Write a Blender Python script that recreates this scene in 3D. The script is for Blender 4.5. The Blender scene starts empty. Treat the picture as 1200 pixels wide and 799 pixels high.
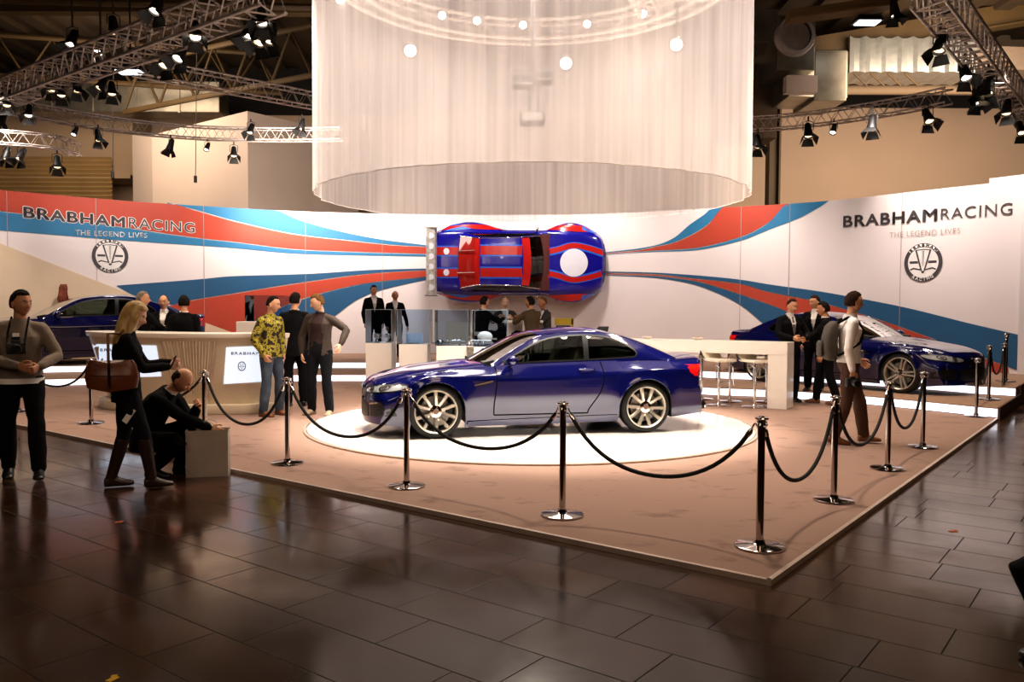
import bpy, bmesh, math, random
from math import sin, cos, pi, sqrt, radians, atan2, hypot
from mathutils import Vector, Matrix, noise
from mathutils.bvhtree import BVHTree
from mathutils.geometry import delaunay_2d_cdt
random.seed(11)
SC = bpy.context.scene
COL = SC.collection
V = Vector

# ------------------------------------------------------------------ camera
FPX, PITCH, ROLL, CAMZ = 971.0, 0.0392, 0.0047, 1.6
def ray(u, v):
    x = (u-600)/FPX; y = -(v-399.5)/FPX
    c, s = cos(ROLL), sin(ROLL)
    x, y = c*x-s*y, s*x+c*y
    cp, sp = cos(PITCH), sin(PITCH)
    return V((x, cp+y*sp, -sp+y*cp))
def on_z(u, v, z=0.0):          # where the line of sight meets the level z
    r = ray(u, v); return V((0, 0, CAMZ))+r*((z-CAMZ)/r.z)
def on_d(u, v, d):              # where it meets depth d
    r = ray(u, v); return V((0, 0, CAMZ))+r*(d/r.y)
def make_camera():
    cd = bpy.data.cameras.new('camera'); cd.sensor_width = 36; cd.lens = FPX/1200*36
    cd.clip_end = 200; cd.clip_start = .05
    o = bpy.data.objects.new('camera', cd); COL.objects.link(o)
    cp, sp, c, s = cos(PITCH), sin(PITCH), cos(ROLL), sin(ROLL)
    f = V((0, cp, -sp)); r0 = V((1, 0, 0)); u0 = V((0, sp, cp))
    r = r0*c+u0*s; u = u0*c-r0*s
    M = Matrix((r, u, -f)).transposed().to_4x4(); M.translation = (0, 0, CAMZ)
    o.matrix_world = M
    SC.camera = o

# ------------------------------------------------------------------ materials
def lin(c):
    if isinstance(c, str):
        c = tuple(int(c[i:i+2], 16)/255 for i in (0, 2, 4))
    return tuple((x/12.92 if x <= .04045 else ((x+.055)/1.055)**2.4) for x in c[:3])+(1,)
MATS = {}
def mat(name, col='808080', rough=.5, metal=0, coat=0, emit=None, es=0, var=.06, scale=6, bump=0, bscale=60,
        trans=0, alpha=1, ior=1.5, sheen=0, spec=.5, col2=None, stretch=None):
    if name in MATS: return MATS[name]
    m = bpy.data.materials.new(name); m.use_nodes = True
    nt = m.node_tree; b = nt.nodes['Principled BSDF']
    c = lin(col)
    b.inputs['Base Color'].default_value = c
    b.inputs['Roughness'].default_value = rough
    b.inputs['Metallic'].default_value = metal
    b.inputs['Coat Weight'].default_value = coat
    b.inputs['Coat Roughness'].default_value = .03
    b.inputs['Transmission Weight'].default_value = trans
    b.inputs['Alpha'].default_value = alpha
    b.inputs['IOR'].default_value = ior
    b.inputs['Sheen Weight'].default_value = sheen
    b.inputs['Specular IOR Level'].default_value = spec
    if emit:
        b.inputs['Emission Color'].default_value = lin(emit); b.inputs['Emission Strength'].default_value = es
    if var or bump:
        tc = nt.nodes.new('ShaderNodeTexCoord')
        src = tc.outputs['Object']
        if stretch:
            mp = nt.nodes.new('ShaderNodeMapping'); mp.inputs['Scale'].default_value = stretch
            nt.links.new(src, mp.inputs['Vector']); src = mp.outputs['Vector']
    if var:
        n = nt.nodes.new('ShaderNodeTexNoise'); n.inputs['Scale'].default_value = scale; n.inputs['Detail'].default_value = 5
        nt.links.new(src, n.inputs['Vector'])
        r = nt.nodes.new('ShaderNodeValToRGB')
        r.color_ramp.elements[0].position = .35; r.color_ramp.elements[1].position = .65
        if col2:
            r.color_ramp.elements[0].color = c; r.color_ramp.elements[1].color = lin(col2)
        else:
            r.color_ramp.elements[0].color = tuple(x*(1-var) for x in c[:3])+(1,)
            r.color_ramp.elements[1].color = tuple(min(1, x*(1+var)) for x in c[:3])+(1,)
        nt.links.new(n.outputs['Fac'], r.inputs['Fac']); nt.links.new(r.outputs['Color'], b.inputs['Base Color'])
    if bump:
        n2 = nt.nodes.new('ShaderNodeTexNoise'); n2.inputs['Scale'].default_value = bscale; n2.inputs['Detail'].default_value = 4
        nt.links.new(src, n2.inputs['Vector'])
        bp = nt.nodes.new('ShaderNodeBump'); bp.inputs['Strength'].default_value = bump; bp.inputs['Distance'].default_value = .01
        nt.links.new(n2.outputs['Fac'], bp.inputs['Height']); nt.links.new(bp.outputs['Normal'], b.inputs['Normal'])
    MATS[name] = m
    return m
def glass_mat(name, tint='cfe4f0', tr=.8, rough=.03, ior=1.45):
    if name in MATS: return MATS[name]
    m = bpy.data.materials.new(name); m.use_nodes = True; nt = m.node_tree
    nt.nodes.remove(nt.nodes['Principled BSDF']); out = nt.nodes['Material Output']
    t = nt.nodes.new('ShaderNodeBsdfTransparent'); t.inputs['Color'].default_value = tuple(x*tr for x in lin(tint)[:3])+(1,)
    g = nt.nodes.new('ShaderNodeBsdfGlossy'); g.inputs['Roughness'].default_value = rough
    lw = nt.nodes.new('ShaderNodeFresnel'); lw.inputs['IOR'].default_value = ior
    mx = nt.nodes.new('ShaderNodeMixShader')
    nt.links.new(lw.outputs[0], mx.inputs[0]); nt.links.new(t.outputs[0], mx.inputs[1]); nt.links.new(g.outputs[0], mx.inputs[2])
    nt.links.new(mx.outputs[0], out.inputs['Surface'])
    MATS[name] = m
    return m

# ------------------------------------------------------------------ objects
def setp(o, label=None, cat=None, group=None, kind=None):
    if label: o['label'] = label
    if cat: o['category'] = cat
    if group: o['group'] = group
    if kind: o['kind'] = kind
    return o
def thing(name, label, cat, loc=(0, 0, 0), rotz=0, group=None, rot=None):
    o = bpy.data.objects.new(name, None); COL.objects.link(o)
    o.empty_display_size = .1
    o.location = loc; o.rotation_euler = rot if rot else (0, 0, rotz)
    return setp(o, label, cat, group)
def wmat(o):
    M = o.matrix_basis.copy()
    while o.parent:
        o = o.parent; M = o.matrix_basis @ M
    return M
def dup(root, loc=None, rotz=None, label=None, group=None, scale=None):
    r = root.copy(); COL.objects.link(r)
    if loc is not None: r.location = loc
    if rotz is not None: r.rotation_euler = (0, 0, rotz)
    if label: r['label'] = label
    if group: r['group'] = group
    if scale: r.scale = scale
    for ch in list(root.children):
        c = ch.copy(); COL.objects.link(c); c.parent = r
        for g in list(ch.children):
            d = g.copy(); COL.objects.link(d); d.parent = c
    return r

def frame_from(d, up=V((0, 0, 1))):
    d = V(d).normalized()
    if abs(d.dot(up)) > .98: up = V((1, 0, 0))
    x = up.cross(d).normalized(); y = d.cross(x)
    return x, y, d
class MB:
    def __init__(s): s.v = []; s.f = []; s.m = []; s.mi = 0
    def add(s, vs, fs):
        o = len(s.v); s.v += [V(p) for p in vs]; s.f += [tuple(i+o for i in f) for f in fs]; s.m += [s.mi]*len(fs)
        return s
    def quad(s, a, b, c, d): return s.add([a, b, c, d], [(0, 1, 2, 3)])
    def box(s, c, size, rz=0, taper=1.0, M=None):
        x, y, z = size[0]/2, size[1]/2, size[2]/2
        vs = []
        for sz in (-1, 1):
            k = taper if sz > 0 else 1
            for sx, sy in ((-1, -1), (1, -1), (1, 1), (-1, 1)):
                p = V((sx*x*k, sy*y*k, sz*z))
                if rz: p = V((p.x*cos(rz)-p.y*sin(rz), p.x*sin(rz)+p.y*cos(rz), p.z))
                if M: p = M @ p
                vs.append(p+V(c))
        return s.add(vs, [(3, 2, 1, 0), (4, 5, 6, 7), (0, 1, 5, 4), (1, 2, 6, 5), (2, 3, 7, 6), (3, 0, 4, 7)])
    def loft(s, rings, close=True, caps=True):
        n = len(rings[0]); vs = [p for r in rings for p in r]; fs = []
        for i in range(len(rings)-1):
            for j in range(n if close else n-1):
                k = (j+1) % n
                fs.append((i*n+j, i*n+k, (i+1)*n+k, (i+1)*n+j))
        if caps and close:
            fs.append(tuple(reversed(range(n)))); fs.append(tuple((len(rings)-1)*n+j for j in range(n)))
        return s.add(vs, fs)
    def tube(s, pts, r, n=8, caps=True, round_ends=False):
        pts = [V(p) for p in pts]; rs = r if isinstance(r, (list, tuple)) else [r]*len(pts)
        rs = list(rs)
        if round_ends:
            d0 = (pts[0]-pts[1]).normalized(); d1 = (pts[-1]-pts[-2]).normalized()
            a, b = rs[0], rs[-1]
            pts = [pts[0]+d0*a, pts[0]+d0*a*.7]+pts+[pts[-1]+d1*b*.7, pts[-1]+d1*b]
            rs = [a*.15, a*.72]+rs+[b*.72, b*.15]
        rings = []; px = None
        for i, p in enumerate(pts):
            d = (pts[min(i+1, len(pts)-1)]-pts[max(i-1, 0)])
            if d.length < 1e-9: d = V((0, 0, 1))
            d.normalize()
            if px is None: x, y, _ = frame_from(d)
            else:
                x = (px-d*px.dot(d))
                x = x.normalized() if x.length > 1e-6 else frame_from(d)[0]
                y = d.cross(x)
            px = x
            rings.append([p+x*rs[i]*cos(2*pi*j/n)+y*rs[i]*sin(2*pi*j/n) for j in range(n)])
        return s.loft(rings, True, caps)
    def lathe(s, prof, n=24, c=(0, 0, 0), axis='z', caps=False):
        rings = []
        for r, h in prof:
            ring = []
            for j in range(n):
                a = 2*pi*j/n
                if axis == 'z': p = V((r*cos(a), r*sin(a), h))
                elif axis == 'y': p = V((r*cos(a), h, -r*sin(a)))
                else: p = V((h, r*cos(a), r*sin(a)))
                ring.append(p+V(c))
            rings.append(ring)
        return s.loft(rings, True, caps)
    def prism(s, poly, h, z0=0, axis='z'):
        n = len(poly)
        def P(a, b, c):
            return V((a, b, c)) if axis == 'z' else (V((a, c, b)) if axis == 'y' else V((c, a, b)))
        vs = [P(a, b, z0) for a, b in poly]+[P(a, b, z0+h) for a, b in poly]
        fs = [tuple(reversed(range(n))), tuple(range(n, 2*n))]+[(i, (i+1) % n, (i+1) % n+n, i+n) for i in range(n)]
        return s.add(vs, fs)
    def ell(s, c, r, n=14, m=10, M=None):
        c = V(c); r = (r, r, r) if not isinstance(r, (tuple, list)) else r
        rings = []
        for i in range(m+1):
            t = pi*i/m; t = min(max(t, .02), pi-.02)
            ring = []
            for j in range(n):
                a = 2*pi*j/n
                p = V((r[0]*sin(t)*cos(a), r[1]*sin(t)*sin(a), -r[2]*cos(t)))
                if M: p = M @ p
                ring.append(c+p)
            rings.append(ring)
        return s.loft(rings)
    def grid(s, fn, nu, nv):
        vs = [fn(i/nu, j/nv) for i in range(nu+1) for j in range(nv+1)]
        fs = [(i*(nv+1)+j, (i+1)*(nv+1)+j, (i+1)*(nv+1)+j+1, i*(nv+1)+j+1) for i in range(nu) for j in range(nv)]
        return s.add(vs, fs)
    def xform(s, M):
        s.v = [M @ p for p in s.v]; return s
    def join(s, o, M=None):
        vs = [M @ p for p in o.v] if M else o.v
        k = len(s.v); s.v += [p.copy() for p in vs]; s.f += [tuple(i+k for i in f) for f in o.f]; s.m += list(o.m)
        return s
    def clean(s):
        used = sorted({i for f in s.f for i in f}); k = {o: n for n, o in enumerate(used)}
        s.v = [s.v[i] for i in used]; s.f = [tuple(k[i] for i in f) for f in s.f]; return s
    def bvh(s): return BVHTree.FromPolygons(s.v, s.f)
    def build(s, name, mats, parent=None, smooth=30, world=False, bevel=0, normals=True, **kw):
        me = bpy.data.meshes.new(name)
        vs = s.v
        if world and parent is not None:
            I = wmat(parent).inverted(); vs = [I @ p for p in vs]
        me.from_pydata([tuple(p) for p in vs], [], s.f)
        if not isinstance(mats, (list, tuple)): mats = [mats]
        for m in mats: me.materials.append(m)
        if len(mats) > 1: me.polygons.foreach_set('material_index', s.m)
        if normals or bevel:
            bm = bmesh.new(); bm.from_mesh(me)
            bmesh.ops.recalc_face_normals(bm, faces=bm.faces)
            if bevel:
                ed = [e for e in bm.edges if len(e.link_faces) == 2 and e.calc_face_angle(0) > .7]
                bmesh.ops.bevel(bm, geom=ed, offset=bevel, segments=2, affect='EDGES', profile=.6)
            bm.to_mesh(me); bm.free()
        if smooth:
            me.polygons.foreach_set('use_smooth', [True]*len(me.polygons))
            if smooth < 180: me.set_sharp_from_angle(angle=radians(smooth))
        o = bpy.data.objects.new(name, me); COL.objects.link(o)
        if parent is not None: o.parent = parent
        return setp(o, **kw)

def crom(pts, n=8, closed=False):
    """catmull-rom through points (any dimension)"""
    P = [V(p) if len(p) != 2 else V((p[0], p[1], 0)) for p in pts]; out = []
    L = len(P)
    for i in range(L if closed else L-1):
        if closed: a, b, c, d = P[(i-1) % L], P[i], P[(i+1) % L], P[(i+2) % L]
        else: a, b, c, d = P[max(i-1, 0)], P[i], P[i+1], P[min(i+2, L-1)]
        for k in range(n):
            t = k/n
            out.append(.5*((2*b)+(c-a)*t+(2*a-5*b+4*c-d)*t*t+(3*b-a-3*c+d)*t**3))
    if not closed: out.append(P[-1].copy())
    return out
def interp(tab):
    """monotone cubic 1-d interpolation of (x, y) pairs"""
    tab = sorted(tab); X = [a for a, _ in tab]; Y = [b for _, b in tab]; n = len(X)
    d = [(Y[i+1]-Y[i])/(X[i+1]-X[i]) for i in range(n-1)]
    m = [d[0]]+[0 if d[i-1]*d[i] <= 0 else 2*d[i-1]*d[i]/(d[i-1]+d[i]) for i in range(1, n-1)]+[d[-1]]
    def f(x):
        if x <= X[0]: return Y[0]
        if x >= X[-1]: return Y[-1]
        i = 0
        while x > X[i+1]: i += 1
        h = X[i+1]-X[i]; t = (x-X[i])/h
        return (2*t**3-3*t*t+1)*Y[i]+(t**3-2*t*t+t)*h*m[i]+(-2*t**3+3*t*t)*Y[i+1]+(t**3-t*t)*h*m[i+1]
    return f
def smooth01(t):
    t = min(1, max(0, t)); return t*t*(3-2*t)
def inpoly(p, poly):
    x, y = p; c = False; n = len(poly); j = n-1
    for i in range(n):
        xi, yi = poly[i]; xj, yj = poly[j]
        if (yi > y) != (yj > y) and x < (xj-xi)*(y-yi)/(yj-yi)+xi: c = not c
        j = i
    return c
def fill(poly, step=.05, holes=()):
    """triangulated dense fill of a 2-d polygon"""
    def dense(pl):
        out = []
        for i, a in enumerate(pl):
            b = pl[(i+1) % len(pl)]; L = hypot(b[0]-a[0], b[1]-a[1]); k = max(1, int(L/step))
            out += [(a[0]+(b[0]-a[0])*j/k, a[1]+(b[1]-a[1])*j/k) for j in range(k)]
        return out
    loops = [dense([tuple(p[:2]) for p in poly])]+[dense([tuple(p[:2]) for p in h]) for h in holes]
    pts = []; edges = []
    for lp in loops:
        o = len(pts); pts += lp; edges += [(o+i, o+(i+1) % len(lp)) for i in range(len(lp))]
    xs = [p[0] for p in loops[0]]; ys = [p[1] for p in loops[0]]
    x = min(xs)+step*.5
    while x < max(xs):
        y = min(ys)+step*.5
        while y < max(ys):
            q = (x+random.uniform(-.02, .02)*step, y)
            if inpoly(q, loops[0]) and not any(inpoly(q, h) for h in loops[1:]): pts.append(q)
            y += step
        x += step
    r = delaunay_2d_cdt([V(p) for p in pts], edges, [], 0, 1e-6)
    vs = [tuple(p) for p in r[0]]; fs = []
    for f in r[2]:
        cx = sum(vs[i][0] for i in f)/len(f); cy = sum(vs[i][1] for i in f)/len(f)
        if inpoly((cx, cy), loops[0]) and not any(inpoly((cx, cy), h) for h in loops[1:]): fs.append(tuple(f))
    return vs, fs
def cast(bvh, a, b, axis, sgn=1, off=.003, far=4):
    """project (a,b) on a surface along an axis; axis 'y': a=x b=z, 'z': a=x b=y, 'x': a=y b=z"""
    if axis == 'y': o = V((a, sgn*far, b)); d = V((0, -sgn, 0))
    elif axis == 'z': o = V((a, b, sgn*far)); d = V((0, 0, -sgn))
    else: o = V((sgn*far, a, b)); d = V((-sgn, 0, 0))
    h = bvh.ray_cast(o, d)
    if h[0] is None:
        best = None
        for k in range(6, 26):
            t = far*(1-k/25)
            q = bvh.find_nearest(o+d*(far-t))
            if q[0] is not None and (best is None or q[3] < best[3]): best = q
        h = best
    p, n = h[0], h[1]
    if n.dot(d) > 0: n = -n
    return p-d*off*.5+n*off*.5
def patch(mb, bvh, poly, axis, sgn=1, off=.004, step=.05, holes=()):
    vs, fs = fill(poly, step, holes)
    return mb.add([cast(bvh, a, b, axis, sgn, off) for a, b in vs], fs)
def strip(mb, bvh, pts, w, axis, sgn=1, off=.003, n=6, closed=False):
    c = crom(pts, n, closed) if n > 1 else [V((p[0], p[1], 0)) for p in pts]
    L = []; R = []
    m = len(c)
    for i, p in enumerate(c):
        d = (c[(i+1) % m]-c[i-1]) if closed else (c[min(i+1, m-1)]-c[max(i-1, 0)])
        d.normalize(); nn = V((-d.y, d.x, 0))*w/2
        L.append(cast(bvh, p.x+nn.x, p.y+nn.y, axis, sgn, off)); R.append(cast(bvh, p.x-nn.x, p.y-nn.y, axis, sgn, off))
    vs = L+R
    return mb.add(vs, [(i, (i+1) % m, m+(i+1) % m, m+i) for i in range(m if closed else m-1)])

def text_shape(txt, size=1.0, bold=0.0, space=1.0, align='LEFT'):
    if bold > 0:
        vs, fs = text_shape(txt, size, 0, space, align); V_, F_ = [], []
        for k in range(8):
            o = len(V_); dx, dy = bold*cos(pi*k/4), bold*sin(pi*k/4)
            V_ += [V((v.x+dx, v.y+dy, v.z)) for v in vs]; F_ += [tuple(i+o for i in f) for f in fs]
        return V_, F_
    bold = 0
    cu = bpy.data.curves.new('lettering', 'FONT'); cu.body = txt; cu.size = size; cu.offset = bold
    cu.space_character = space; cu.align_x = align; cu.resolution_u = 4
    o = bpy.data.objects.new('lettering', cu); COL.objects.link(o)
    dg = bpy.context.evaluated_depsgraph_get(); dg.update()
    me = o.evaluated_get(dg).to_mesh()
    vs = [v.co.copy() for v in me.vertices]; fs = [tuple(p.vertices) for p in me.polygons]
    o.evaluated_get(dg).to_mesh_clear()
    bpy.data.objects.remove(o); bpy.data.curves.remove(cu)
    return vs, fs
def remesh(mb, voxel, smooth=3, fac=.5):
    """voxel union of the closed shapes in mb"""
    me = bpy.data.meshes.new('t'); me.from_pydata([tuple(p) for p in mb.v], [], mb.f)
    bm = bmesh.new(); bm.from_mesh(me); bmesh.ops.recalc_face_normals(bm, faces=bm.faces); bm.to_mesh(me); bm.free()
    o = bpy.data.objects.new('t', me); COL.objects.link(o)
    r = o.modifiers.new('r', 'REMESH'); r.mode = 'VOXEL'; r.voxel_size = voxel; r.adaptivity = 0
    if smooth:
        s = o.modifiers.new('s', 'SMOOTH'); s.iterations = smooth; s.factor = fac
    dg = bpy.context.evaluated_depsgraph_get(); dg.update()
    e = o.evaluated_get(dg); m2 = e.to_mesh()
    out = MB(); out.v = [v.co.copy() for v in m2.vertices]; out.f = [tuple(p.vertices) for p in m2.polygons]; out.m = [0]*len(out.f)
    nr = [v.normal.copy() for v in m2.vertices]
    e.to_mesh_clear(); bpy.data.objects.remove(o); bpy.data.meshes.remove(me)
    out.n = nr
    return out
# ------------------------------------------------------------------ cars
def car_mats():
    mat('car_paint_blue', '070b46', .13, 0, 1.0, var=.05, scale=3, spec=.6)
    mat('tyre_rubber', '141210', .75, bump=.2, bscale=40)
    mat('wheel_silver', 'd9d2c4', .28, .75, var=.03)
    mat('chrome', 'e8e4e0', .08, 1.0, var=.02)
    mat('black_trim', '0a0a0c', .35, var=.1)
    mat('seam_dark', '05060c', .95, spec=.1); mat('black_plastic', '101012', .5, var=.1)
    mat('cabin_leather', '8c7a66', .55, bump=.2, bscale=80)
    mat('cabin_dark', '16130f', .6)
    mat('lamp_red', 'd81208', .2, 0, .8, emit='c01008', es=.25)
    mat('lamp_clear', 'e8ecf0', .08, .6, .8, var=.1, scale=30)
    mat('lamp_amber', 'e07818', .2, 0, .6)
    mat('brake_steel', '8b8680', .35, .9)
    glass_mat('car_glass', 'b9c8c0', .62)
    glass_mat('car_glass_dark', '6c7470', .45)
M3 = dict(
    R=.368, tire=.335, rim=.272, wb=2.761, track=.775, tw=.25, xf=2.24, xr=-2.35,
    zc=[(2.24, .60), (2.20, .675), (2.10, .735), (1.8, .81), (1.35, .875), (.95, .915), (.74, .93), (-1.72, .965), (-2.1, .975), (-2.31, .985), (-2.35, .95)],
    zb=[(2.24, .57), (2.20, .635), (2.10, .68), (1.8, .755), (1.38, .825), (1.0, .865), (.6, .89), (0, .915), (-1.0, .94), (-1.6, .945), (-2.1, .945), (-2.31, .95), (-2.35, .92)],
    yb=[(2.24, .62), (1.9, .70), (1.4, .765), (.7, .775), (0, .785), (-1.1, .775), (-1.6, .75), (-2.0, .71), (-2.35, .69)],
    ym=[(2.24, .80), (1.9, .86), (1.38, .91), (.9, .885), (.5, .875), (-.5, .88), (-1.0, .90), (-1.38, .925), (-1.9, .905), (-2.35, .86)],
    zs=[(2.24, .46), (2.0, .56), (1.7, .69), (1.38, .765), (.9, .76), (.4, .745), (-.5, .765), (-1.0, .79), (-1.38, .815), (-1.8, .82), (-2.35, .81)],
    zl=[(2.24, .17), (1.9, .14), (1.0, .13), (-1.0, .15), (-1.8, .19), (-2.35, .23)],
    yl=[(2.24, .72), (1.8, .80), (1.0, .79), (-1.0, .80), (-1.9, .80), (-2.35, .74)],
    fbow=.34, rbow=.24, cowl=.72, deck=-1.66,
    rail=[(.66, .735, .90), (.38, .69, 1.07), (.08, .625, 1.228), (-.15, .59, 1.285), (-.6, .57, 1.315), (-1.0, .565, 1.285), (-1.40, .585, 1.165), (-1.90, .64, .955)],
    crown=[(.66, .03), (0, .045), (-.6, .05), (-1.2, .045), (-1.90, .02)], wbow=[(.66, .17), (.1, .06), (-.1, 0), (-1.0, 0), (-1.3, -.05), (-1.90, -.15)],
    s_roof=(.0, -1.02),
    dlo=[(.50, .925), (.30, 1.05), (.02, 1.19), (-.25, 1.250), (-.6, 1.272), (-.92, 1.245), (-1.14, 1.165), (-1.30, 1.06), (-1.29, 1.0), (-1.20, .982), (-.6, .955), (0, .938)],
    bpillar=-.60, doors=(.62, -.78))
def tmod(P, **kw):
    Q = dict(P); Q.update(kw); return Q
def make_wheel(P, mats_, spokes='ten'):
    """one wheel, axis along y, outer face towards -y"""
    T, Rm, w = P['tire'], P['rim'], P['tw']
    tire = MB(); h = w/2
    prof = [(Rm-.004, -h+.02), (Rm+.004, -h+.004), (Rm+.02, -h), (T-.035, -h+.004), (T-.012, -h+.018), (T, -h+.045), (T, h-.045), (T-.012, h-.018), (T-.035, h-.004), (Rm+.004, h-.004), (Rm-.004, h-.02)]
    tire.lathe(prof, 44, axis='y')
    rim = MB()
    rim.lathe([(Rm-.002, -h+.012), (Rm, -h+.004), (Rm-.008, -h+.002), (Rm-.02, -h+.012), (Rm-.028, -h+.05), (Rm-.035, h-.03), (Rm-.002, h-.01)], 44, axis='y')
    sp = MB(); n = 5
    def spoke(a0, a1, r0, r1, w0, w1, y0, y1):
        u0 = V((cos(a0), 0, sin(a0))); u1 = V((cos(a1), 0, sin(a1)))
        A = u0*r0; B = u1*r1; d = (B-A).normalized(); t = V((-d.z, 0, d.x))
        rings = []
        for k in range(5):
            f = k/4; c = A.lerp(B, f); ww = w0+(w1-w0)*f; y = y0+(y1-y0)*f-.008*sin(pi*f)
            rings.append([c+t*ww*.5+V((0, y+.012, 0)), c+t*ww*.32+V((0, y, 0)), c-t*ww*.32+V((0, y, 0)), c-t*ww*.5+V((0, y+.012, 0)), c-t*ww*.4+V((0, y+.045, 0)), c+t*ww*.4+V((0, y+.045, 0))])
        sp.loft(rings)
    for k in range(5):
        a = 2*pi*k/5+pi/2
        if spokes == 'ten':
            for s in (-1, 1): spoke(a+s*.17, a+s*.31, .055, Rm-.012, .040, .050, -h+.045, -h+.016)
            spoke(a, a, .05, .12, .05, .03, -h+.05, -h+.045)
        else:
            for s in (-1, 1): spoke(a+s*.32, a+s*.14, .06, Rm-.012, .044, .034, -h+.04, -h+.014)
    hub = MB(); hub.lathe([(.0, -h+.030), (.034, -h+.030), (.04, -h+.036)], 24, axis='y')
    hub.lathe([(.036, -h+.034), (.075, -h+.040), (.08, -h+.055), (.08, -h+.09)], 24, axis='y')
    for k in range(5):
        a = 2*pi*k/5+.3; hub.lathe([(0, -.006), (.008, -.006), (.009, .01)], 8, c=(.058*cos(a), -h+.04, .058*sin(a)), axis='y')
    disc = MB(); disc.lathe([(.05, 0), (.19, 0), (.19, .024), (.05, .024)], 36, axis='y', c=(0, -.03, 0))
    back = MB(); back.lathe([(.0, 0), (Rm-.03, 0)], 36, axis='y', c=(0, .05, 0))
    cal = MB(); cal.box((.15, -.045, .06), (.09, .05, .16))
    return tire, rim, sp, hub, disc, back, cal
def interior(t, P, dark='cabin_dark', light='cabin_leather', cage=False):
    seats = []
    for sx, sy in ((-.15, .37), (-.15, -.37)):
        m = MB()
        m.loft([[V((sx+.25*c0+.02, sy+.25*s0, z)) for c0, s0 in ((1, 1), (-1, 1), (-1, -1), (1, -1))] for z in (.30, .52)])
        for k, (x0, z0, hw) in enumerate(((sx-.22, .50, .24), )):
            rings = []
            for f in range(6):
                q = f/5; ww = .25-.06*q; x = sx-.22-.22*q; z = .48+.62*q
                rings.append([V((x+.06, sy+ww, z)), V((x+.02, sy+ww*.7, z)), V((x+.02, sy-ww*.7, z)), V((x+.06, sy-ww, z)), V((x-.08, sy-ww*.9, z)), V((x-.08, sy+ww*.9, z))])
            m.loft(rings)
        m.ell((sx-.47, sy, 1.17), (.05, .13, .085))
        m.build('seat', MATS[light], t, 50, bevel=.015)
    if not cage:
        m = MB(); m.box((-1.05, 0, .55), (.5, 1.1, .2)); m.box((-1.32, 0, .80), (.16, 1.15, .5)); m.build('rear_bench', MATS[light], t, 50, bevel=.03)
    m = MB(); m.loft([[V((x, y, z)) for x, z in ((.35, .62), (.32, .80), (.42, .92), (.62, .96), (.75, .93), (.75, .55))] for y in (-.72, -.3, .3, .72)])
    m.build('dashboard', MATS[dark], t, 60)
    m = MB(); a = .40
    pts = [V((.16+.17*cos(u)*-sin(a), .37+.18*sin(u), .86+.17*cos(u)*cos(a))) for u in [2*pi*k/24 for k in range(24)]]
    for k in range(24): m.tube([pts[k], pts[(k+1) % 24]], .014, 6)
    for u in (0.6, 5.6, 3.14): m.tube([V((.16, .37, .86)), V((.16+.17*cos(u)*-sin(a), .37+.18*sin(u), .86+.17*cos(u)*cos(a)))], .012, 6)
    m.tube([V((.16, .37, .86)), V((.4, .37, .78))], .03, 8)
    m.build('steering_wheel', MATS['black_plastic'], t, 60)
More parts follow.
